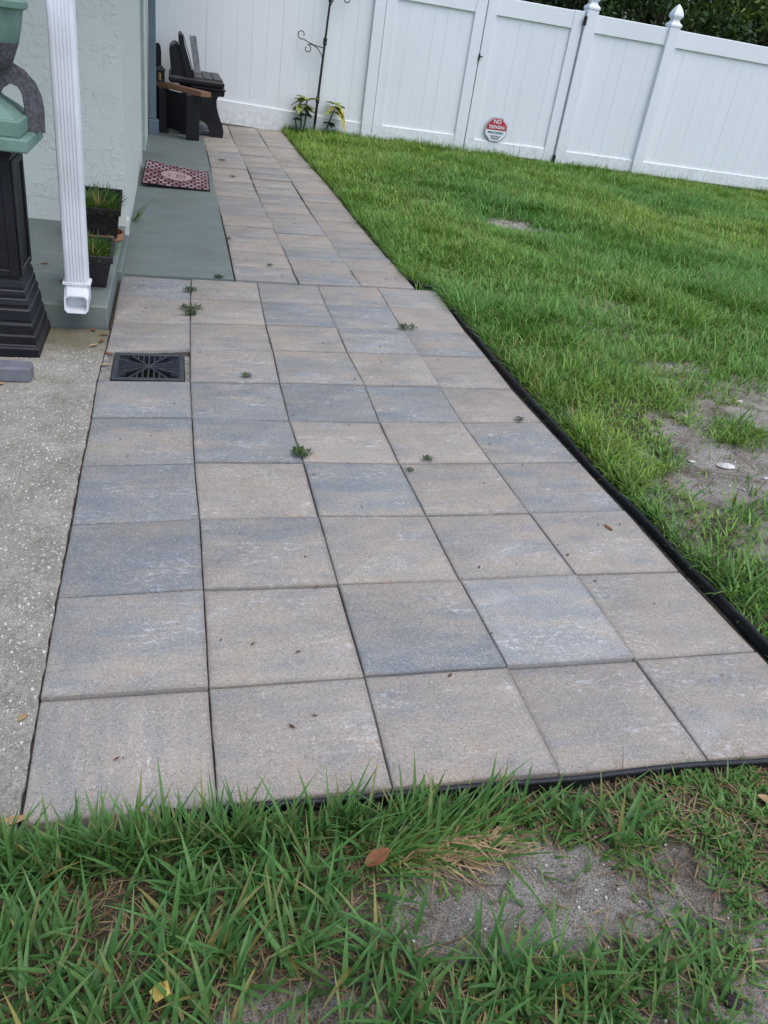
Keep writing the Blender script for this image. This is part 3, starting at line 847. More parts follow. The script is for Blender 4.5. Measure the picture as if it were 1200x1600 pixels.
# ================================================================== LAWN EDGING
def catmull(pts, n=8):
    P = [Vector(p) for p in pts]; out = []
    P = [P[0] * 2 - P[1]] + P + [P[-1] * 2 - P[-2]]
    for i in range(1, len(P) - 2):
        for k in range(n):
            t = k / n; a, b, c, d = P[i - 1], P[i], P[i + 1], P[i + 2]
            out.append(.5 * ((2 * b) + (c - a) * t + (2 * a - 5 * b + 4 * c - d) * t * t + (3 * b - a - 3 * c + d) * t ** 3))
    out.append(P[-2]); return out
def edging(pts, label, hh):
    e = thing('lawn_edging', (*pts[0][:2], A * pts[0][0]), label, 'edging', 'black plastic lawn edging')
    line = catmull([(p[0], p[1], 0) for p in pts], 10)
    bead, wall = MB(), MB()
    bp, rings = [], []
    for i, p in enumerate(line):
        t = (line[min(i + 1, len(line) - 1)] - line[max(i - 1, 0)]).normalized(); nrm = Vector((-t.y, t.x, 0))
        z = A * p.x + hh(i / len(line)) + .003 * math.sin(i * .37)
        off = nrm * (.003 * math.sin(i * .23))
        q = p + off
        bp.append((q.x, q.y, z))
        rings.append([(q.x - nrm.x * .003, q.y - nrm.y * .003, z), (q.x + nrm.x * .003, q.y + nrm.y * .003, z), (q.x + nrm.x * .004, q.y + nrm.y * .004, z - .10), (q.x - nrm.x * .004, q.y - nrm.y * .004, z - .10)])
    bead.tube(bp, .0058, 10); wall.loft(rings)
    wall.build('strip', 'black_plastic', e); bead.build('bead', 'black_plastic', e, smooth=True)
    return e
edging([(1.475, 3.34, 0), (1.470, 3.26, 0), (1.492, 3.205, 0), (1.545, 3.172, 0), (1.588, 3.160, 0), (1.607, 3.13, 0), (1.598, 2.98, 0), (1.574, 2.80, 0), (1.556, 2.62, 0), (1.549, 2.4, 0), (1.543, 2.1, 0), (1.535, 1.8, 0), (1.538, 1.5, 0), (1.545, 1.2, 0), (1.552, .9, 0), (1.562, .6, 0), (1.572, .35, 0), (1.585, .15, 0), (1.590, .06, 0)],
       'black plastic edging snaking between the pavers and the lawn', lambda t: .003 + .008 * math.sin(min(1, t * 1.3) * 1.57) + .003 * math.sin(t * 23))
edging([(1.578, -.012, 0), (1.40, -.002, 0), (1.2, .003, 0), (.95, .010, 0), (.7, .016, 0), (.45, .022, 0), (.30, .028, 0), (.215, .042, 0)],
       'black plastic edging across the front end of the walk', lambda t: .006 - .010 * t + .002 * math.sin(t * 17))

# ================================================================== DRAIN
dg = thing('drain_grate', (.157, 1.955, 0), 'square charcoal drain grate set among the pavers', 'drain grate')
x0, x1, y0, y1 = .034, .280, 1.831, 2.080
zt = .004
k = MB(); k.box(x0 + .012, x1 - .012, y0 + .012, y1 - .012, -.068, -.060); k.build('sump', 'dark_pit', dg)
k = MB()
for a in ((x0, x1, y0, y0 + .018), (x0, x1, y1 - .018, y1), (x0, x0 + .018, y0 + .0181, y1 - .0181), (x1 - .018, x1, y0 + .0181, y1 - .0181)):
    k.box(*a, -.045, zt, .002)
k.v = [(x, y, z + A * x) for x, y, z in k.v]
k.build('frame', 'grate', dg)
k = MB(); cx, cy = (x0 + x1) / 2, (y0 + y1) / 2; hw, hh = (x1 - x0) / 2 - .017, (y1 - y0) / 2 - .017
def bar(p, q, wd, z=zt - .0015):
    p, q = Vector(p), Vector(q); t = (q - p).normalized(); nn = Vector((-t.y, t.x)) * wd / 2
    k.prism([(p.x - nn.x, p.y - nn.y), (q.x - nn.x, q.y - nn.y), (q.x + nn.x, q.y + nn.y), (p.x + nn.x, p.y + nn.y)], 'z', z - .007, z)
for sx in (-1, 1):
    bar((cx - sx * hw, cy - hh * .62), (cx + sx * hw, cy + hh * .62), .0065, zt - .0010)
    bar((cx - sx * hw * .62, cy - hh), (cx + sx * hw * .62, cy + hh), .0065, zt - .0008)
for i in range(-5, 6):                       # slats across the two side wedges
    yy = cy + i * hh / 5.6; lim = max(.10, abs(i) / 5.6 / .62)
    if lim < 1:
        for s_ in (-1, 1): bar((cx + s_ * hw * lim, yy), (cx + s_ * hw, yy), .0062, zt - .0020)
for i in range(-5, 6):                       # slats along the two end wedges
    xx = cx + i * hw / 5.6; lim = max(.10, abs(i) / 5.6 / .62)
    if lim < 1:
        for s_ in (-1, 1): bar((xx, cy + s_ * hh * lim), (xx, cy + s_ * hh), .0052, zt - .0024)
for sx in (-1, 1):
    for sy in (-1, 1):
        for u in (.25, .5, .75):
            bar((cx + sx * hw * (.62 + .38 * u) * 1.0, cy + sy * hh * (.62 + .1 * u)), (cx + sx * hw, cy + sy * hh * (.70 + .28 * u)), .005, zt - .0028)
k.lathe([(.016, -.006), (.016, zt - .0004), (.012, zt)], (cx, cy), 12)
k.v = [(x, y, z + A * x) for x, y, z in k.v]
k.build('grate_bars', 'grate', dg)
k = MB(); k.prism([(-.006, 1.832), (.031, 1.832), (.031, 2.080), (.000, 2.080)], 'z', -.05, -.0035); k.build('mortar_surround', 'mortar', dg)
k = MB(); k.prism([(.283, 1.835), (.2985, 1.835), (.301, 2.098), (.283, 2.098)], 'z', -.05, -.004)
k.build('mortar_surround', 'mortar', dg)

# ================================================================== PEDESTAL, URN, BLOCK
PX, PYc = -.372, 2.177
ped = thing('garden_pedestal', (PX, PYc, -.008), 'black moulded square pedestal with mint green cap beside the porch step', 'pedestal')
k = MB()
k.lathe([(.155, -.012), (.155, .020), (.151, .026), (.150, .030), (.147, .034), (.146, .062), (.142, .068)], (PX, PYc), sq=True); k.build('plinth', 'black_paint', ped)
k = MB()
k.lathe([(.1405, .067), (.139, .100), (.134, .108), (.133, .113), (.136, .118), (.132, .150), (.127, .156), (.1265, .164), (.129, .170), (.124, .186), (.1205, .190), (.122, .202), (.120, .214), (.1165, .218), (.1175, .228), (.114, .242), (.111, .25)], (PX, PYc), sq=True); k.build('base_moulding', 'black_paint', ped)
k = MB(); k.lathe([(.109, .245), (.111, .640), (.118, .655), (.118, .668)], (PX, PYc), sq=True); shaft = k.build('shaft', 'black_paint', ped)
k = MB(); h = .092
for sx in (0, 1, 2, 3):                      # raised border of the sunk panels
    for (u0, u1, z0, z1) in ((-.109, -.080, .262, .630), (.080, .109, .262, .630), (-.0798, .0798, .262, .285), (-.0798, .0798, .605, .630)):
        b = MB(); b.box(u0, u1, -.1165, -.1105, z0, z1, .002)
        for (x, y, z) in b.v:
            q = [(x, y), (-y, x), (-x, -y), (y, -x)][sx]; k.v.append((PX + q[0], PYc + q[1], z))
        o = len(k.v) - len(b.v); k.f += [tuple(i + o for i in f) for f in b.f]
k.build('panel_border', 'black_paint', shaft)
k = MB(); k.lathe([(.174, .668), (.177, .672), (.177, .702), (.174, .706)], (PX, PYc), sq=True); k.build('cap', 'mint_paint', ped)
urn = thing('garden_urn', (PX, PYc, .706), 'dark stone scroll-armed urn with mint green bowl on the black pedestal', 'urn')
k = MB(); k.lathe([(.153, .7065), (.155, .711), (.155, .750), (.151, .754)], (PX, PYc), sq=True); k.build('foot_plate', 'mint_paint', urn)
k = MB(); k.lathe([(.140, .7545), (.115, .775), (.080, .800), (.050, .830), (.036, .870)], (PX, PYc), sq=True); k.build('foot', 'mint_paint', urn)
k = MB(); k.lathe([(.045, .83), (.055, .862), (.095, .878), (.125, .895), (.137, .925), (.147, .950), (.150, .958)], (PX, PYc), 40); k.build('cup', 'grey_stone', urn, smooth=R(40))
k = MB(); k.lathe([(.05, .925), (.128, .930), (.150, .959), (.160, 1.00), (.164, 1.02), (.168, 1.045), (.182, 1.052), (.184, 1.068), (.178, 1.076), (.160, 1.074), (.145, 1.03), (.10, .98), (.01, .965)], (PX, PYc), 48); k.build('bowl', 'mint_paint', urn, smooth=R(40))
def arm(ang):
    """scroll arm: a flat curved bracket from the cup down to the cap"""
    outer = [(.075, .905), (.125, .900), (.160, .882), (.188, .852), (.203, .815), (.208, .775), (.206, .707)]
    inner = [(.150, .707), (.150, .775), (.146, .812), (.132, .836), (.112, .842), (.092, .828), (.075, .80)]
    k = MB(); pts = outer + inner
    b = MB(); b.prism(pts, 'y', -.024, .024)
    c, s = math.cos(ang), math.sin(ang)
    k.v = [(PX + x * c - y * s, PYc + .055 * 0 + x * s + y * c, z) for x, y, z in b.v]; k.f = b.f
    return k.build('arm', 'grey_stone', urn, smooth=R(30))
for a in (12, 192): arm(R(a))
bl = thing('painted_block', (-.36, 1.835, -.01), 'grey painted block lying on the driveway before the pedestal', 'block')
k = MB(); k.box(-.62, -.214, 1.797, 1.868, -.012, .042, .007); k.build('block_body', 'grey_block', bl)

# ================================================================== BENCH CORNER
bn = thing('garden_bench', (.48, 8.7, .01), 'black garden bench with curved legs and leaning backrest against the house wall', 'bench')
legp = [(.30, .44), (.735, .44), (.742, .425), (.735, .40), (.680, .395), (.664, .36), (.668, .30), (.692, .22), (.728, .14), (.742, .08), (.735, .018), (.610, .018), (.600, .075), (.575, .125), (.535, .155), (.49, .165), (.45, .155), (.43, .125), (.425, .075), (.42, .018), (.315, .018), (.305, .08), (.318, .16), (.33, .24), (.335, .33), (.325, .39), (.30, .40)]
for y in (8.22, 9.05):
    k = MB(); k.prism(legp, 'y', y, y + .07); k.build('leg', 'black_paint', bn)
k = MB(); k.box(.20, .735, 8.17, 9.20, .470, .535, .020); st = k.build('seat', 'black_paint', bn)
k = MB(); k.box(.42, .752, 8.19, 9.18, .4405, .4695, .013); k.build('apron', 'black_paint', bn)
for i in range(3):
    k = MB(); k.box(.44 + .095 * i, .528 + .095 * i, 8.185, 9.18, .5355, .548, .004); k.build('seat_slat', 'dark_wood', st)
k = MB(); k.prism([(.365, .536), (.442, .536), (.352, .80), (.338, .87), (.322, .892), (.302, .888), (.293, .865), (.296, .80)], 'y', 8.18, 9.19); bk = k.build('backrest', 'black_paint', bn)
k = MB(); k.prism([(.225, .536), (.362, .536), (.312, .74), (.290, .79), (.262, .802), (.230, .79), (.205, .755)], 'y', 8.20, 9.15); k.build('back_bolster', 'black_paint', bk)
k = MB(); k.prism([(.4445, .545), (.450, .545), (.3465, .87), (.342, .868)], 'y', 8.19, 9.18); k.build('back_panel', 'dark_wood', bk)
pk = thing('grey_plank', (.45, 8.95, .54), 'short grey plank standing upright on the bench against its backrest', 'plank')
k = MB(); k.loft([[(.456, 8.72, .549), (.522, 8.72, .549), (.522, 8.745, .549), (.456, 8.745, .549)], [(.402, 8.76, .870), (.468, 8.76, .880), (.468, 8.785, .880), (.402, 8.785, .870)]]); k.build('plank_body', 'grey_wood', pk)

stl = thing('plank_stool', (.28, 8.0, .01), 'low stool with brown plank top and black legs before the black bench', 'stool')
k = MB(); k.prism([(.035, 8.33), (.500, 7.74), (.592, 7.80), (.125, 8.41)], 'z', .415, .458); top = k.build('plank_top', 'plank', stl)
for (a, b, c, d) in ((.105, .205, 8.19, 8.27), (.365, .49, 7.84, 7.92)):
    k = MB(); k.box(a, b, c, d, .018, .414, .008); k.build('leg', 'black_paint', stl)
k = MB(); k.prism([(.170, 8.20), (.40, 7.925), (.425, 7.945), (.195, 8.22)], 'z', .06, .40); k.build('brace_panel', 'black_paint', stl)
ln = thing('candle_lantern', (.125, 8.27, .458), 'small black lantern with brass candle on the brown plank stool', 'lantern')
k = MB(); k.box(.085, .165, 8.24, 8.305, .4585, .472, .003); k.build('lantern_base', 'iron', ln)
for x in (.088, .156):
    for y in (8.243, 8.296):
        k = MB(); k.box(x, x + .007, y, y + .007, .4725, .555, 0); k.build('lantern_post', 'iron', ln)
k = MB(); k.lathe([(.046, .5555), (.046, .562), (.020, .588), (.008, .600)], (.125, 8.2725), sq=True); k.build('lantern_roof', 'iron', ln)
k = MB(); k.lathe([(.014, .4725), (.014, .535), (.004, .545)], (.118, 8.265), 12); k.build('candle', 'brass', ln)
k = MB(); k.box(.093, .157, 8.2965, 8.3025, .473, .5545); k.build('lantern_back', 'iron', ln)
bd = thing('black_board', (.105, 8.55, .006), 'narrow rounded black board standing upright by the blue grey trim', 'board')
k = MB(); k.prism([(.055, .004), (.125, .004), (.128, .70), (.122, .75), (.105, .775), (.085, .775), (.06, .75), (.055, .70)], 'y', 8.54, 8.57); k.build('board_body', 'black_paint', bd)
for i, (a, b, c, d, z0, z1, lb) in enumerate(((.42, .72, 8.34, 8.47, .016, .050, 'flat grey slab lying on the path beneath the bench, the one by its leg'), (.40, .70, 8.56, 8.72, .016, .062, 'grey slab lying deeper beneath the bench'))):
    t_ = thing('grey_slab', ((a + b) / 2, (c + d) / 2, z0), lb, 'slab')
    k = MB(); k.box(a, b, c, d, z0 + .003, z1, .005); k.build('slab_body', 'grey_wood', t_)

# ================================================================== SHEPHERD'S HOOK POLE
pl = thing('garden_pole', (1.832, 9.30, .03), 'tall black iron pole with scroll hooks standing before the fence', 'pole')
def pole_at(z): return (1.832 + .046 * (z - .05), 9.30, z)
k = MB(); k.tube([pole_at(-.05), pole_at(.45), pole_at(1.0), pole_at(1.45), pole_at(1.95)], [.0150, .0150, .0125, .0115, .0105], 12); k.build('shaft', 'iron', pl, smooth=True)
for z in (.415, 1.0, 1.415):
    k = MB(); c = pole_at(z); k.lathe([(.014, z - .04), (.021, z - .034), (.0225, z - .012), (.018, z - .004), (.0225, z + .008), (.021, z + .030), (.013, z + .038)], c[:2], 14); k.build('coupling', 'iron', pl, smooth=R(40))
def spiral(cx, cz, r0, r1, a0, a1, n=16): return [(cx + (r0 + (r1 - r0) * i / n) * math.cos(R(a0 + (a1 - a0) * i / n)), 9.30, cz + (r0 + (r1 - r0) * i / n) * math.sin(R(a0 + (a1 - a0) * i / n))) for i in range(n + 1)]
def hook(s, z0):
    """scrolled bracket; s=-1 to the house side, +1 to the gate side"""
    px = pole_at(z0)[0]
    e = thing_part('hook', pl)
    def fl(pts): return [(px + s * x, 9.30, z0 + z) for x, z in pts]
    k = MB()
    up = [(.0, 0)] + [(.10, .012), (.17, .030), (.235, .055)]
    cxs, czs = .262, .098
    sp_ = [(cxs + (.046 - .020 * t) * math.cos(a), czs + (.046 - .020 * t) * math.sin(a)) for t, a in [(i / 14, R(240 + 330 * i / 14)) for i in range(15)]]
    k.tube(fl(up + sp_), .0050, 8)
    lo = [(.003, -.115), (.030, -.060), (.075, -.010), (.13, .016), (.17, .016)]
    sp2 = [(.185 + (.040 - .018 * t) * math.cos(a), -.030 + (.040 - .018 * t) * math.sin(a)) for t, a in [(i / 14, R(80 + 330 * i / 14)) for i in range(15)]]
    k.tube(fl(lo + sp2), .0050, 8)
    ob = k.build('hook', 'iron', pl, smooth=True)
    return ob
def thing_part(n, p): return None
hook(-1, .935); hook(1, 1.455); hook(-1, 1.80)

# ================================================================== POTS
pa = thing('plant_pot', (-.10, 3.42, .08), 'dusty square brown black pot of grass by the house corner', 'plant pot')
def pot(parent, cx, cy, z0, r0, r1, zt, rim, mat, sq=False, n=28):
    k = MB(); k.lathe([(r0, z0), (r1 - .004, zt - rim), (r1 + .004, zt - rim + .002), (r1 + .005, zt), (r1 - .006, zt), (r1 - .012, zt - .050), (.002, zt - .052)], (cx, cy), n, sq, True, True)
    k.build('pot_wall', mat, parent, smooth=None if sq else R(40))
    k = MB(); k.lathe([(r1 - .014, zt - .0515), (.9 * (r1 - .014), zt - .044), (.3 * r1, zt - .038)], (cx, cy), n, sq, False, True); k.build('potting_soil', 'potting', parent)
pot(pa, -.105, 3.44, .1005, .080, .100, .262, .03, 'pot_dark', True)
k = MB(); k.lathe([(.098, .0802), (.108, .092), (.108, .118), (.103, .118), (.10, .0915)], (-.105, 3.44), 28); k.build('saucer', 'terracotta', pa, smooth=R(40))
def tilt(parent, names, deg, piv):
    mt = Matrix.Translation(Vector(piv)) @ Matrix.Rotation(R(deg), 4, 'X') @ Matrix.Translation(-Vector(piv))
    o0 = parent_loc(parent)
    for ch in parent.children:
        if ch.name.split('.')[0] in names:
            for v in ch.data.vertices: v.co = mt @ (v.co + o0) - o0
pb = thing('plant_pot', (-.075, 2.70, .08), 'tapered square plum black plastic pot of grass behind the downspout', 'plant pot')
pot(pb, -.078, 2.665, .0805, .050, .080, .236, .028, 'pot_purple', True)
def pot_grass(parent, cx, cy, z, r, n, L, seed):
    g = np.random.default_rng(seed); b = Blades()
    a = g.random(n) * 6.283; q = r * np.sqrt(g.random(n))
    pos = np.stack([cx + q * np.cos(a), cy + q * np.sin(a), np.full(n, z)], 1)
    b.add(pos, a + g.normal(0, .6, n), L * (.5 + .7 * g.random(n)), .0042 + .002 * g.random(n), .1 + .5 * g.random(n), .4 + .9 * g.random(n), green(n, (.05, .12, .02), (.13, .24, .04), .05, seed), 4)
    b.build('grass', 'grass', parent, parent_loc(parent))
pot_grass(pa, -.105, 3.44, .218, .092, 430, .078, 1)
pot_grass(pb, -.078, 2.665, .190, .072, 430, .078, 2)
tilt(pa, ('pot_wall', 'potting_soil', 'grass'), 17, (-.105, 3.35, .097)); tilt(pb, ('pot_wall', 'potting_soil', 'grass'), 15, (-.078, 2.607, .0815))

# ================================================================== DOORMAT
dm_ = thing('doormat', (.270, 5.68, .012), 'pink and dark woven pattern doormat with oval medallion on the green slab', 'doormat')
hw_, hl_ = .236, .385; ang = R(-1.0); cA, sA = math.cos(ang), math.sin(ang)
def mat_sheet(z0, z1, hw, hl, name, mat):
    nx_, ny_ = 14, 16; k = MB(); rows_ = []
    for lay, zz in enumerate((z1, z0)):
        for j in range(ny_ + 1):
            for i in range(nx_ + 1):
                x = -hw + 2 * hw * i / nx_; y = -hl + 2 * hl * j / ny_
                lift = (.016 + .034 * j / ny_) * max(0, (hw - x) / (2 * hw)) ** 1.6
                shr = 0
                k.v.append((x + shr, y, zz + lift + .002 * math.sin(x * 31 + y * 17)))
    N = (nx_ + 1) * (ny_ + 1)
    for j in range(ny_):
        for i in range(nx_):
            a = j * (nx_ + 1) + i; q = (a, a + 1, a + nx_ + 2, a + nx_ + 1)
            k.f.append(q); k.f.append(tuple(N + t for t in reversed(q)))
    rim = [i for i in range(nx_ + 1)] + [j * (nx_ + 1) + nx_ for j in range(1, ny_ + 1)] + [ny_ * (nx_ + 1) + i for i in range(nx_ - 1, -1, -1)] + [j * (nx_ + 1) for j in range(ny_ - 1, 0, -1)]
    for i in range(len(rim)):
        a, b = rim[i], rim[(i + 1) % len(rim)]; k.f.append((a, N + a, N + b, b))
    ob = k.build(name, mat, dm_, origin=(0, 0, 0))
    ob.rotation_euler = (0, -A, ang)
    return ob
mat_sheet(.004, .010, hw_, hl_, 'rubber_backing', 'rubber')
mat_sheet(.0102, .0135, hw_ - .009, hl_ - .009, 'printed_pile', 'mat_print')

# ================================================================== TREES BEYOND THE FENCE
def leaf_cloud(centers, radii, per, size, seed, tones):
    g = np.random.default_rng(seed); P, T = [], []
    for (c, r) in zip(centers, radii):
        n = int(per * r * r)
        d = g.normal(size=(n, 3)); d /= np.linalg.norm(d, axis=1)[:, None]
        rad = r * (.35 + .65 * g.random(n) ** .45)
        P.append(np.array(c) + d * rad[:, None] * np.array([1, 1, .85])); t = tones[g.integers(len(tones))]
        T.append(np.array(t) * (.6 + .8 * g.random((n, 1))))
    P = np.concatenate(P); T = np.concatenate(T); n = len(P)
    a = g.normal(size=(n, 3)); a /= np.linalg.norm(a, axis=1)[:, None]
    b = np.cross(a, g.normal(size=(n, 3))); b /= np.linalg.norm(b, axis=1)[:, None]
    s = size * (.6 + .8 * g.random((n, 1)))
    q = np.stack([P - a * s, P + b * s * .42, P + a * s, P - b * s * .42], 1).reshape(-1, 3)
    return q, np.arange(4 * n).reshape(-1, 4), np.repeat(T, 4, 0)
def tree(x, y, h, r, label, seed, per=900, leaf=.055, low=.9, tones=((.03, .065, .018), (.05, .095, .022), (.022, .05, .016), (.08, .13, .03))):
    g = random.Random(seed)
    t = thing('tree', (x, y, 0), label, 'tree', 'trees beyond the white fence')
    k = MB(); top = (x + g.uniform(-.2, .2), y + g.uniform(-.2, .2), h * .75)
    k.tube([(x, y, -.1), (x + .03, y, h * .25), (x - .02, y + .05, h * .5), top], [.11, .085, .06, .03], 9)
    cs, rs = [], []
    for i in range(34):
        a = g.uniform(0, 6.283); zz = g.uniform(low, h) if i < 24 else g.uniform(1.2, 2.9); rr_ = r * math.sqrt(g.random()) * (1.05 - .55 * max(0, (zz / h - .5) * 2))
        c = (x + rr_ * math.cos(a), y + rr_ * math.sin(a), zz); cs.append(c); rs.append(g.uniform(.35, .62) * r / 1.2)
        if i % 2 == 0: k.tube([(x, y, max(.3, zz - .7)), ((x + c[0]) / 2, (y + c[1]) / 2, zz - .25), c], [.035, .022, .008], 6)
    k.build('trunk', 'bark', t, smooth=True)
    q, f, tt = leaf_cloud(cs, rs, per, leaf, seed, tones)
    np_mesh('crown', q - np.array([x, y, 0]), f, 'leaf', tt, t)
tl_ = [(5.6, 13.2, 4.6, 1.3, 'dark leafy tree behind the gate post with the pointed cap'),
       (7.6, 12.7, 4.8, 1.35, 'dark leafy tree rising behind the second pointed post cap'),
       (9.6, 13.0, 5.0, 1.4, 'yellow green flecked tree behind the long fence panel'),
       (11.8, 12.8, 4.8, 1.5, 'bushy dark tree over the far end of the fence'),
       (6.6, 15.6, 6.0, 1.8, 'tall shadowy tree standing behind the first row of trees'),
       (9.4, 15.9, 6.4, 1.9, 'broad shadowy tree behind the yellow green flecked tree'),
       (12.2, 16.2, 6.0, 1.9, 'tall shadowy tree behind the bushy dark tree'),
       (3.6, 14.2, 3.9, 1.3, 'low dark tree hidden behind the double gate')]
for i, (x, y, h, r, lb) in enumerate(tl_):
    tn = ((.035, .075, .02), (.06, .115, .025), (.025, .055, .018), (.11, .16, .03)) if i in (2, 1) else ((.028, .06, .018), (.045, .085, .022), (.02, .045, .016))
    tree(x, y, h, r, lb, 50 + i, 1500 if i < 4 else 1100, .05, .8, tn)
bs = Blades(); n = 5000; g = np.random.default_rng(8)
pos = np.stack([g.uniform(4.8, 12.5, n), g.uniform(10.8, 12.2, n), g.uniform(.0, .9, n)], 1)
bs.add(pos, g.uniform(0, 6.28, n), g.uniform(.4, 1.3, n), g.uniform(.006, .016, n), g.uniform(0, .5, n), g.uniform(0, 1.0, n), np.array([.10, .055, .035]) * (.5 + g.random((n, 1))), 4)
tag(bs.build('dry_brush', 'dry'), 'brown dry brush massed behind the white fence', 'brush', kind='stuff')

# ================================================================== PLANTS BY THE POLE
def leaf_shape(mb, base, direction, L, W, droop, seed=0):
    base = Vector(base); d = Vector(direction).normalized(); side = d.cross(Vector((0, 0, 1)))
    if side.length < .05: side = Vector((1, 0, 0))
    side.normalize(); rings = []
    for i in range(6):
        t = i / 5; p = base + d * L * t + Vector((0, 0, -droop * t * t * L)); w = W * (math.sin(math.pi * min(1, .08 + t * .92)) ** .7) * .5
        rings.append([p - side * w, p + Vector((0, 0, -w * .35)), p + side * w])
    mb.loft([[tuple(q) for q in r_] for r_ in rings], False, False, closed=False)
def plain_leaf(name, c):
    t = NT(name, .45, .35); t.base(t.ramp(t.noise(t.pos(), 40, 4), [(.3, tuple(v * .7 for v in c)), (.7, tuple(v * 1.25 for v in c))])); return t.m
M['plant_green'] = plain_leaf('plant_leaf_green', (.21, .26, .055)); M['plant_yellow'] = plain_leaf('plant_leaf_yellow', (.42, .36, .05)); M['plant_dark'] = plain_leaf('plant_leaf_dark', (.025, .045, .015))
q1 = thing('leafy_plant', (1.70, 9.26, .04), 'green plant with broad leaves at the left foot of the black pole', 'plant', 'plants at the pole')
rd = random.Random(4)
k = MB(); 
for (xa, xb, zt_) in ((1.70, 1.72, .40), (1.665, 1.66, .31), (1.625, 1.60, .20)): k.tube([(xa, 9.26, .02), ((xa + xb) / 2 + .01, 9.26, zt_ / 2), (xb, 9.25, zt_)], [.011, .009, .006], 7)
k.build('stem', 'plant_dark', q1)
for nm, tops, nl, mt in (('leaf_cluster', (1.72, 9.25, .40), 9, 'plant_green'), ('leaf_cluster', (1.66, 9.25, .31), 9, 'plant_green'), ('leaf_cluster', (1.72, 9.25, .25), 6, 'plant_dark'), ('leaf_cluster', (1.60, 9.25, .19), 5, 'plant_dark'), ('leaf_cluster', (1.69, 9.24, .35), 4, 'plant_yellow')):
    k = MB()
    for i in range(nl):
        a = rd.uniform(0, 6.283); leaf_shape(k, tops, (math.cos(a), math.sin(a), rd.uniform(.1, .8)), rd.uniform(.12, .20) * (1 if mt == 'plant_green' else .6), rd.uniform(.07, .095), rd.uniform(.3, .9))
    k.build(nm, mt, q1)
q2 = thing('leafy_plant', (2.0, 9.27, .04), 'plant with a drooping yellow leaf cluster at the right foot of the black pole', 'plant', 'plants at the pole')
k = MB(); k.tube([(1.96, 9.27, .02), (1.985, 9.27, .16), (2.03, 9.26, .30), (2.06, 9.26, .38)], [.011, .009, .007, .005], 7); k.build('stem', 'plant_dark', q2)
for tops, nl, mt, dz in (((2.06, 9.25, .37), 9, 'plant_yellow', 1.4), ((2.06, 9.25, .40), 6, 'plant_green', .3), ((1.985, 9.25, .20), 8, 'plant_dark', .5), ((1.95, 9.25, .10), 7, 'plant_dark', .5), ((2.03, 9.25, .32), 3, 'plant_green', .6)):
    k = MB()
    for i in range(nl):
        a = rd.uniform(0, 6.283); leaf_shape(k, tops, (math.cos(a), math.sin(a), rd.uniform(-.1, .5)), rd.uniform(.10, .17) * (1 if mt != 'plant_dark' else .6), rd.uniform(.065, .09), dz * rd.uniform(.7, 1.2))
    k.build('leaf_cluster', mt, q2)

# ================================================================== WEEDS IN THE JOINTS
weeds = [(.318, 2.895, .05, 'leafy weed in the joint of the speckled paver beside the porch step'), (.315, 2.625, .055, 'spreading weed pair growing in the joint above the drain grate'),
         (.315, 2.555, .05, 'weed nearer the drain grate in the same paver joint'), (.455, 3.125, .045, 'weed at the lower edge of the green slab'),
         (.615, 1.272, .055, 'bushy dark weed at a four-paver corner in the middle of the walk'), (1.007, 1.235, .032, 'small dark weed on a tan paver face'),
         (.93, 1.165, .022, 'tiny sprout in a joint by the small dark weed'), (.498, 1.875, .035, 'thin grassy weed two pavers from the drain grate'),
         (1.252, 2.478, .055, 'flat spreading weed near the bend of the black edging'), (1.43, 1.529, .03, 'little pale weed by the black edging'),
         (.735, 3.405, .03, 'weed on the first joint of the narrow upper walk'), (.551, 3.937, .03, 'weed at the slab edge beside the upper walk'),
         (.70, 5.98, .035, 'low weed on the upper walk level with the doormat'), (.655, 6.75, .045, 'dark creeping weed on the upper walk past the doormat')]
for i, (x, y, r, lb) in enumerate(weeds):
    r = r * .74
    g = np.random.default_rng(100 + i); n = int(2200 * r) + 20
    a = g.random(n) * 6.283; q = r * .65 * np.sqrt(g.random(n)) ; ex = 1.7 if 'spread' in lb or 'creep' in lb else 1.1
    pos = np.stack([q * np.cos(a) * ex, q * np.sin(a), .002 + .25 * r * g.random(n)], 1)
    b = Blades()
    b.add(pos, g.random(n) * 6.283, r * (.22 + .30 * g.random(n)), r * (.075 + .06 * g.random(n)), .4 + .9 * g.random(n), .3 + .5 * g.random(n), green(n, (.028, .06, .018), (.075, .13, .035), .03, 100 + i), 4, wp=lambda t: math.sin(math.pi * min(1, .1 + .9 * t)) + .05)
    nb = 5
    b.add(np.zeros((nb, 3)), g.random(nb) * 6.283, np.full(nb, r * 1.1), np.full(nb, .0022), 1.0 + .35 * g.random(nb), np.full(nb, .25), green(nb, (.05, .06, .02), (.09, .10, .03), 0, 300 + i), 3)
    o = b.build('joint_weed', 'grass'); o.location = (x, y, A * x + .003); tag(o, lb, 'weed', 'weeds in the paver joints')
# tuft at the wall foot
b = Blades(); n = 16; g = np.random.default_rng(77)
b.add(np.stack([g.normal(0, .008, n), g.normal(0, .02, n), np.zeros(n)], 1), g.uniform(-.9, 1.0, n), g.uniform(.08, .19, n), g.uniform(.005, .009, n), g.uniform(.2, .6, n), g.uniform(.5, 1.3, n), green(n, (.09, .16, .04), (.2, .28, .09), .1, 9), 6, fold=.15)
o = b.build('wall_weed', 'grass'); o.location = (.022, 4.22, .006); tag(o, 'pale green grass tuft growing at the foot of the house wall', 'weed')

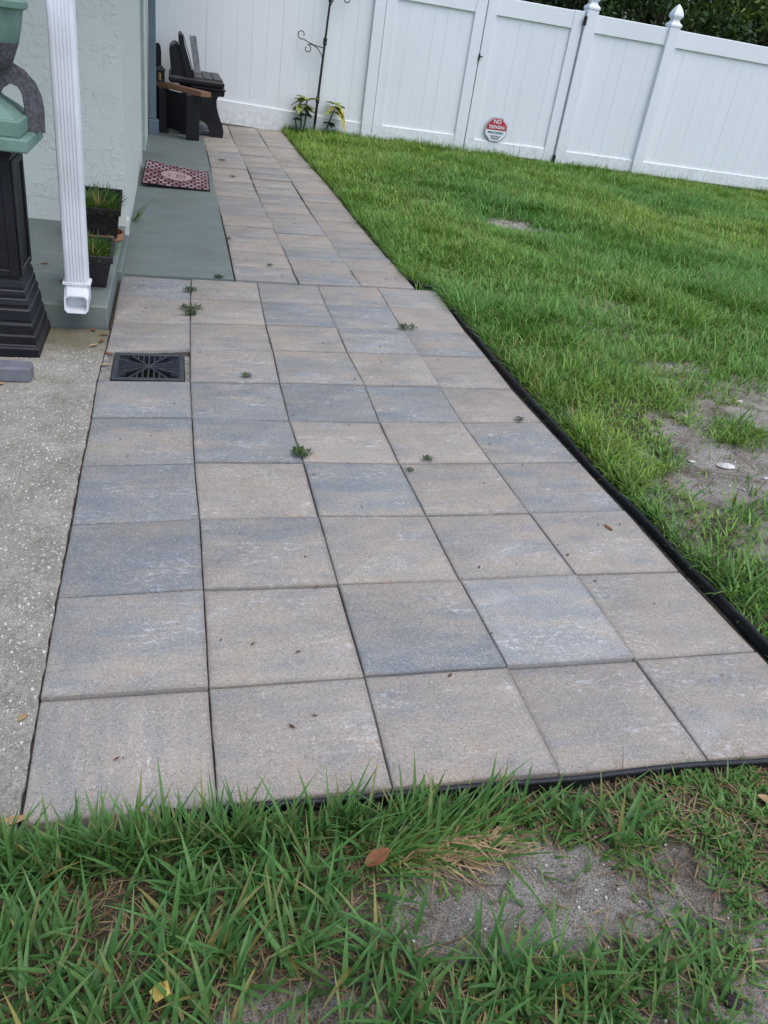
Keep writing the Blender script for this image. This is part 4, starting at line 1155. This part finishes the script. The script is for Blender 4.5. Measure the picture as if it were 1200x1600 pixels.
# ================================================================== FALLEN LEAVES AND SCRAPS
def fallen(x, y, z, L, W, yaw, mat, label, name='fallen_leaf', cup=.2, cat='leaf'):
    k = MB(); rings = []
    for i in range(8):
        t = i / 7; w = W * .5 * math.sin(math.pi * (.06 + .90 * t)) ** .8; xx = (t - .5) * L; lift = cup * L * (t - .5) ** 2
        rings.append([(xx, -w, lift + w * .35), (xx, 0, lift), (xx, w, lift + w * .30), (xx, w * .98, lift + w * .30 - .0008), (xx, 0, lift - .0008), (xx, -w * .98, lift + w * .35 - .0008)])
    k.loft(rings); ob = k.build(name, mat); ob.location = (x, y, z); ob.rotation_euler = (0, 0, yaw)
    return tag(ob, label, cat, 'fallen leaves' if cat == 'leaf' else None)
fallen(1.427, .827, A * 1.427 + .003, .032, .012, 1.9, 'brown_leaf', 'small rust brown leaf lying alone on a tan paver')
fallen(.555, -.10, float(H(.555, -.10)) + .028, .05, .026, .5, 'brown_leaf', 'rust brown leaf caught in the front grass')
fallen(-.02, -.10, float(H(-.02, -.1)) + .035, .05, .03, 1.2, 'brown_leaf', 'brown leaf in the long grass by the driveway corner')
fallen(1.30, -.085, float(H(1.3, -.085)) + .012, .04, .02, 2.4, 'tan_leaf', 'tan leaf on the weedy soil below the front edging')
fallen(-.021, .27, -.001, .020, .012, 1.1, 'tan_leaf', 'yellowish leaf in the joint between driveway and pavers')
fallen(-.004, .045, .002, .05, .016, .2, 'tan_leaf', 'tan leaf at the front corner of the walk by the driveway')
for i, (x, y, mt, lb) in enumerate(((-.016, 2.27, 'brown_leaf', 'brown leaf in the driveway joint just below the porch step corner'), (-.022, 2.20, 'brown_leaf', 'brown leaf in the driveway joint midway between porch step and drain grate'), (.014, 2.070, 'brown_leaf', 'brown leaf lodged at the corner of the drain grate'), (-.045, 2.15, 'tan_leaf', 'tan leaf on the driveway between porch step and drain grate'), (-.06, 2.32, 'brown_leaf', 'brown leaf against the front of the porch step'), (.008, 1.96, 'tan_leaf', 'tan leaf on the mortar beside the drain grate'))):
    fallen(x, y, .002, .035, .014, i * 1.3, mt, lb)
fallen(-.30, 2.90, .083, .035, .015, .4, 'brown_leaf', 'dead leaf on the porch step near the house wall')
fallen(-.20, 2.66, .083, .045, .022, 1.2, 'brown_leaf', 'crumpled dead leaf on the porch step beside the downspout')
fallen(-.32, 1.775, -.008, .05, .03, .1, 'tan_leaf', 'curled tan leaf against the grey block')
sc_ = MB(); sc_.loft([[(-.016, -.012, 0), (.014, -.015, .002), (.019, .008, .006), (.004, .014, .003), (-.018, .011, .005)], [(-.016, -.012, .0015), (.014, -.015, .0035), (.019, .008, .0075), (.004, .014, .0045), (-.018, .011, .0065)]])
o = sc_.build('yellow_scrap', 'yellow_scrap'); o.location = (.225, -.262, float(H(.225, -.262)) + .042); o.rotation_euler = (.35, -.25, .4); o.scale = (.68, .68, .8); tag(o, 'torn yellow scrap lying in the front grass', 'scrap')
o = MB().lathe([(.007, 0), (.013, .003), (.014, .008), (.007, .012)], (0, 0), 9).build('dark_stone', 'pot_dark', smooth=R(50)); o.location = (1.03, -.385, float(H(1.03, -.385)) + .002); tag(o, 'dark blue grey stone half buried in the front soil', 'stone')
for i, (x, y, s_, lb) in enumerate(((2.08, 1.22, .034, 'largest pale flat stone on the bare sandy patch'), (1.98, 1.27, .016, 'pale stone at the grassy rim of the sandy patch'), (2.19, 1.14, .017, 'small pale stone beside the largest stone on the sandy patch'), (2.24, 1.09, .018, 'pale stone at the near rim of the sandy patch'), (2.55, 1.82, .02, 'pale stone at the far side of the sandy patch'), (2.0, .72, .02, 'pale stone in the small bare spot by the coarse grass'))):
    rs_ = random.Random(i); k = MB(); k.lathe([(s_ * .5, -.004), (s_, .002), (s_ * .85, s_ * .25), (s_ * .35, s_ * .36)], (0, 0), 8)
    k.v = [(x_ * rs_.uniform(.85, 1.15), y_ * .5 * rs_.uniform(.85, 1.15), z_) for x_, y_, z_ in k.v]
    o = k.build('pale_stone', 'shell', smooth=R(60)); o.location = (x, y, float(H(x, y)) + .002); o.rotation_euler = (0, 0, rs_.uniform(-.6, .2)); tag(o, lb, 'stone', 'pale stones on the sand')

# ================================================================== GRASS
def in_lawn(x, y):
    right = (x > np.where(y < 3.15, 1.585, 1.475)) & (y > .02)
    return right | (y <= .02)
def scatter(n, x0, x1, y0, y1, dens, g):
    x = g.uniform(x0, x1, n); y = g.uniform(y0, y1, n)
    k = (g.random(n) < dens(x, y)) & in_lawn(x, y) & (y < 9.5)
    return x[k], y[k]
def put(B, x, y, yaw, L, W, lean, curve, c, nseg, fold=0, tip=None, zo=0, wp=None):
    B.add(np.stack([x, y, H(x, y) + zo - .003], 1), yaw, L, W, lean, curve, c, nseg, fold, tip=tip, wp=wp)

g = np.random.default_rng(21)
lawn = Blades()
# far and middle lawn: density and blade size follow the distance
def clump(x, y): return fbm(x * 3.1, y * 3.1, 60, 3)
def lawn_zone(n, x0, x1, y0, y1, L, W, nseg, dens=1.0):
    x, y = scatter(n, x0, x1, y0, y1, lambda x, y: (1 - bare(x, y) * .97) * dens * (.62 + .38 * smooth(.3, .6, clump(x, y))) * np.where(x > 2.1 + .74 * y, .25, 1), g)
    # keep what the photograph can see, with a margin
    k = len(x)
    dir_ = 6.283 * fbm(x * 1.3, y * 1.3, 71, 2) * 1.6 + g.normal(0, 1.9, k)
    tall = .70 + .6 * smooth(.35, .68, clump(x, y)) * (.75 + .5 * vnoise(x * .9, y * .9, 5))
    short = smooth(.52, .62, fbm(x * .8 + 3, y * .8, 91, 2))
    tall = tall * (1 - .25 * short)
    Lb = L * tall * (.55 + .75 * g.random(k))
    c = green(k, (.108, .228, .036), (.25, .435, .082), .05)
    hue = fbm(x * .7, y * .7, 33, 2)[:, None]
    c = c * (1 + (hue - .5) * np.array([1.3, .55, .3]))
    put(lawn, x, y, dir_, Lb, W * (.6 + .8 * g.random(k)), .15 + .55 * g.random(k), .5 + 1.1 * g.random(k), c * (.7 + .6 * g.random((k, 1))), nseg, tip=(g.random(k) < .15) * .7)
lawn_zone(270000, 1.45, 9.6, 5.0, 9.5, .105, .0075, 2)
lawn_zone(190000, 1.45, 6.6, 2.6, 5.0, .095, .0056, 3)
lawn_zone(62000, 1.55, 4.2, .9, 2.6, .072, .0044, 3)
lawn_zone(13000, 1.58, 3.2, .02, .9, .062, .0044, 4, .8)
# scattered long pale blades standing out of the sward
for (k, xa, xb, ya, yb, LL, WW) in ((9000, 1.5, 9.2, 4.5, 9.4, .15, .0075), (5000, 1.5, 5.2, 2.2, 4.6, .125, .0062), (1500, 1.62, 3.2, .3, 2.2, .10, .005)):
    x, y = scatter(k, xa, xb, ya, yb, lambda x, y: (1 - bare(x, y)) * smooth(.35, .6, fbm(x * 1.7, y * 1.7, 45, 2)), g); k = len(x)
    put(lawn, x, y, g.uniform(0, 6.283, k), LL * (.55 + .6 * g.random(k)), WW * (.7 + .6 * g.random(k)), .1 + .6 * g.random(k), .4 + 1.2 * g.random(k), green(k, (.13, .30, .05), (.26, .42, .11), .10), 4)
# verge along the walk stays long
k = 2600; y = g.uniform(3.3, 9.35, k); x = 1.485 + np.abs(g.normal(0, .05, k))
put(lawn, x, y, g.normal(3.3, 1.2, k), .09 * (.5 + .8 * g.random(k)), .005 + .003 * g.random(k), .1 + .4 * g.random(k), .4 + 1.0 * g.random(k), green(k, (.088, .195, .032), (.20, .365, .072), .05), 4)
# grass left long at the fence foot
k = 5200; x = g.uniform(1.5, 9.2, k); y = 9.36 - np.abs(g.normal(0, .07, k))
put(lawn, x, y, g.uniform(0, 6.28, k), .11 * (.5 + .9 * g.random(k)) * (.7 + .6 * vnoise(x * 2.2, y, 12)), .006 + .003 * g.random(k), .05 + .3 * g.random(k), .3 + .9 * g.random(k), green(k, (.10, .21, .03), (.24, .40, .07), .06), 4)
# a few seed stalks before the gates
k = 60; x = g.uniform(2.6, 7.4, k); y = g.uniform(9.05, 9.33, k)
put(lawn, x, y, g.uniform(0, 6.28, k), g.uniform(.14, .30, k), np.full(k, .0045), g.uniform(0, .3, k), g.uniform(.0, .5, k), np.array([[.10, .14, .05]]) * (.7 + .6 * g.random((k, 1))), 5)
tag(lawn.build('lawn_grass'), 'green lawn grass between the walk and the white fence', 'grass', kind='stuff')

# coarse broad-bladed tufts on the near lawn
def tufts(B, cx, cy, nb, L, W, fold=.16, nseg=6, spread=.02, lean=(.15, .95), curve=(.2, 1.0), tone=((.072, .17, .035), (.165, .32, .07)), yellow=.03, dirb=None, tip=.25):
    idx = np.repeat(np.arange(len(cx)), nb); n = len(idx)
    a = g.random(n) * 6.283
    if dirb is not None: a = dirb[0] + g.normal(0, dirb[1], n)
    x = cx[idx] + spread * g.normal(0, 1, n); y = cy[idx] + spread * g.normal(0, 1, n)
    sz = (.7 + .6 * g.random(len(cx)))[idx]
    k = in_lawn(x, y) & ~((x > -.005) & (x < 1.6) & (y > -.015)) & ~((x < 0) & (y > .0)); x, y, a, sz = x[k], y[k], a[k], sz[k]; n = len(x)
    put(B, x, y, a, L * sz * (.45 + .75 * g.random(n)), W * (.65 + .6 * g.random(n)), g.uniform(*lean, n), g.uniform(*curve, n), green(n, *tone, yellow), nseg, fold, tip=(g.random(n) < tip) * g.random(n))
coarse = Blades()
x, y = scatter(2100, 1.6, 3.4, .05, 2.9, lambda x, y: (1 - bare(x, y)) * smooth(.42, .58, fbm(x * 4, y * 4, 15, 2)) * np.where(x < 2.3, 1, .45), g)
tufts(coarse, x, y, 6, .095, .0076, fold=.14, nseg=5, tone=((.075, .175, .035), (.19, .35, .085)), yellow=.06)
x, y = scatter(160, 1.58, 1.75, .05, 3.1, lambda x, y: .9 + 0 * x, g)
tufts(coarse, x, y, 6, .075, .0058, nseg=5)
x, y = scatter(420, 1.585, 1.66, .1, 3.05, lambda x, y: smooth(.35, .6, fbm(x * 0 + 1, y * 3, 19, 2)), g)
tufts(coarse, x, y, 5, .085, .0062, nseg=6, lean=(.2, .9), curve=(.3, 1.0), dirb=(3.14, .8))
# little tufts in the sand
tufts(coarse, np.array([2.30, 2.24, 2.36, 2.31, 2.43, 2.05, 2.27, 2.37]), np.array([1.48, 1.52, 1.45, 1.40, 1.36, 1.02, 1.55, 1.52]), 26, .07, .0045, spread=.05, nseg=5)
x, y = scatter(700, 1.62, 3.0, .1, 2.4, lambda x, y: bare(x, y) * .35, g)
k = len(x); put(coarse, x, y, g.random(k) * 6.28, .02 + .03 * g.random(k), .002 + .002 * g.random(k), .5 + .8 * g.random(k), g.random(k), green(k, yellow=.3), 3)
tag(coarse.build('coarse_grass'), 'coarse broad-bladed grass tufts along the black edging', 'grass', kind='stuff')

# front turf: long folded blades
front = Blades()
def lush(x, y): return np.clip((1 - smooth(.30, .72, x + .55 * (y + .2))) , 0, 1)
x, y = scatter(2300, -.75, 1.0, -.85, .02, lambda x, y: (1 - bare(x, y)) * (.30 + .5 * lush(x, y)) * smooth(.30, .5, fbm(x * 7, y * 7, 18, 2)), g)
tufts(front, x, y, 6, .102, .0078, spread=.014, lean=(.1, 1.0), curve=(.1, .8), tone=((.064, .158, .042), (.145, .295, .082)), nseg=7, yellow=.05)
x, y = scatter(160, -.1, 1.0, -.045, -.004, lambda x, y: .85 * (1 - smooth(.72, .95, x)) + .05, g)
tufts(front, x, y, 6, .098, .0066, spread=.010, lean=(.05, .6), curve=(.05, .7), tone=((.068, .165, .042), (.155, .30, .08)), nseg=7)
x, y = scatter(130, -.25, .55, -.05, -.018, lambda x, y: .9 + 0 * x, g)
tufts(front, x, y, 6, .092, .0074, spread=.010, lean=(.05, .8), curve=(.05, .7), tone=((.064, .158, .042), (.145, .295, .082)), nseg=7, yellow=.05)
# tufts standing in and below the bare sand
x = np.concatenate([g.uniform(.60, 1.02, 46), g.uniform(.66, .8, 10)]); y = np.concatenate([g.uniform(-.50, -.32, 46), g.uniform(-.33, -.27, 10)])
tufts(front, x, y, 6, .088, .0066, spread=.010, lean=(.1, .8), nseg=7, tone=((.068, .165, .042), (.155, .30, .08)))
# the swathe lying over towards the gate side
x = g.uniform(.52, .80, 34); y = g.uniform(-.105, -.045, 34)
tufts(front, x, y, 6, .125, .0060, spread=.012, lean=(.65, 1.3), curve=(.1, .6), dirb=(.25, .65), tone=((.065, .16, .033), (.14, .28, .06)), nseg=7)
tag(front.build('front_grass'), 'long broad grass blades across the front end of the walk', 'grass', kind='stuff')

fine_ = Blades()
x, y = scatter(9000, -.7, 1.7, -.8, -.01, lambda x, y: (.55 - .38 * bare(x, y)) * smooth(.35, .6, fbm(x * 11, y * 11, 52, 2)), g); k = len(x)
kk = ~((x > -.005) & (x < 1.6) & (y > -.015)); x, y = x[kk], y[kk]; k = len(x)
put(fine_, x, y, g.random(k) * 6.283, .02 + .05 * g.random(k), .0015 + .0028 * g.random(k), .2 + 1.0 * g.random(k), .1 + 1.0 * g.random(k), green(k, (.06, .14, .035), (.16, .29, .08), .12), 4, tip=(g.random(k) < .3) * g.random(k))
tag(fine_.build('fine_grass'), 'fine thin grass sprouting between the broad blades and the bare sand', 'grass', kind='stuff')

# creeping small-leaved weed on the right of the front soil and along the edging
creep = Blades()
def creep_zone(n, x0, x1, y0, y1, dens):
    x, y = scatter(n, x0, x1, y0, y1, dens, g); k = len(x)
    put(creep, x, y, g.random(k) * 6.283, .016 + .028 * g.random(k), .0030 + .0026 * g.random(k), .35 + .9 * g.random(k), .1 + .8 * g.random(k), green(k, (.08, .18, .04), (.185, .335, .08), .07), 4, .1, zo=.004, wp=lambda t: math.sin(math.pi * min(1, .30 + .70 * t)) + .04)
creep_zone(24000, .86, 1.9, -.75, .0, lambda x, y: (1 - bare(x, y)) * smooth(.85, 1.12, x + .25 * (y + .2)) * smooth(.38, .56, fbm(x * 13, y * 13, 28, 2)))
creep_zone(5200, .5, 1.25, -.5, -.02, lambda x, y: (1 - .72 * bare(x, y)) * .6 * smooth(.45, .6, fbm(x * 9, y * 9, 29, 2)))
creep_zone(5000, 1.58, 2.1, .05, 3.1, lambda x, y: smooth(.42, .58, fbm(x * 6, y * 6, 38, 2)) * (1 - smooth(1.7, 2.1, x)))
tag(creep.build('creeping_weed'), 'small-leaved creeping weed over the soil below the front edging', 'ground cover', kind='stuff')

# dry thatch and runners
dry = Blades()
def thatch(n, x0, x1, y0, y1, dens, L=(.03, .09), zo=.006):
    x, y = scatter(n, x0, x1, y0, y1, dens, g); k = len(x)
    k3 = g.random((k, 1)); c = np.array([.10, .055, .032]) * (1 - k3) + np.array([.36, .26, .14]) * k3
    put(dry, x, y, g.random(k) * 6.283, g.uniform(*L, k), .0012 + .0026 * g.random(k) ** 2, 1.25 + .35 * g.random(k), g.normal(.1, .2, k), c, 3, zo=zo + .006 * g.random(k)[0])
thatch(17000, -.7, 1.9, -.8, .0, lambda x, y: .8 - .74 * bare(x, y))
thatch(3500, 1.6, 3.1, .05, 2.6, lambda x, y: .55 - .2 * bare(x, y), (.03, .07))
thatch(2200, 1.49, 1.62, 3.1, 9.3, lambda x, y: .8 + 0 * x, (.03, .08))
x = g.uniform(.60, .80, 260); y = g.uniform(-.115, -.065, 260)
put(dry, x, y, g.normal(.25, .9, 260), g.uniform(.025, .07, 260), g.uniform(.0015, .0045, 260), g.uniform(1.25, 1.6, 260), g.uniform(-.1, .3, 260), np.array([.42, .30, .16]) * (.6 + .5 * g.random((260, 1))), 4, zo=.014)
tag(dry.build('dry_thatch', 'dry'), 'dry straw and dead blades strewn over the soil', 'straw', kind='stuff')

# grit and shell bits on the soil
def grit(n, x0, x1, y0, y1, s0, s1, dens, g):
    x, y = scatter(n, x0, x1, y0, y1, dens, g); k = len(x); s = g.uniform(s0, s1, k) * (.5 + g.random(k) ** 3)
    o8 = np.array([(1, 0, 0), (0, 1, 0), (-1, 0, 0), (0, -1, 0), (0, 0, .7), (0, 0, -.5)], float)
    v = o8[None] * s[:, None, None] * g.uniform(.6, 1.4, (k, 6, 1)) + np.stack([x, y, H(x, y) + s * .25], 1)[:, None]
    f = np.array([(0, 1, 4), (1, 2, 4), (2, 3, 4), (3, 0, 4), (1, 0, 5), (2, 1, 5), (3, 2, 5), (0, 3, 5)])
    return v.reshape(-1, 3), (f[None] + 6 * np.arange(k)[:, None, None]).reshape(-1, 3)
va, fa = grit(4200, -.6, 1.9, -.8, 0, .0012, .0034, lambda x, y: .25 + .6 * bare(x, y), g)
vb, fb = grit(2600, 1.62, 3.0, .05, 2.4, .0015, .0055, lambda x, y: .05 + .8 * bare(x, y), g)
tag(np_mesh('shell_grit', np.concatenate([va, vb]), np.concatenate([fa, fb + len(va)]), 'shell'), 'pale grit and shell bits on the bare soil', 'grit', kind='stuff')

# grit and leaf crumbs fallen on the walk
g2_ = np.random.default_rng(5); k = 260
x = g2_.uniform(.02, 1.5, k); y = g2_.uniform(.1, 8.5, k); x = np.where(y > 3.1, .56 + .9 * (x / 1.5), x); s = g2_.uniform(.0015, .0045, k)
o8 = np.array([(1.8, 0, 0), (0, .7, 0), (-1.8, 0, 0), (0, -.7, 0), (0, 0, .6), (0, 0, -.2)], float); ca, sa = np.cos(g2_.random(k) * 6.28), np.sin(g2_.random(k) * 6.28)
v = o8[None] * s[:, None, None]; v = np.stack([v[..., 0] * ca[:, None] - v[..., 1] * sa[:, None], v[..., 0] * sa[:, None] + v[..., 1] * ca[:, None], v[..., 2]], -1) + np.stack([x, y, A * x + .0028 + s * .2], 1)[:, None]
f = np.array([(0, 1, 4), (1, 2, 4), (2, 3, 4), (3, 0, 4), (1, 0, 5), (2, 1, 5), (3, 2, 5), (0, 3, 5)])
tag(np_mesh('leaf_crumbs', v.reshape(-1, 3), (f[None] + 6 * np.arange(k)[:, None, None]).reshape(-1, 3), 'brown_leaf'), 'dark leaf crumbs scattered over the pavers', 'litter', kind='stuff')
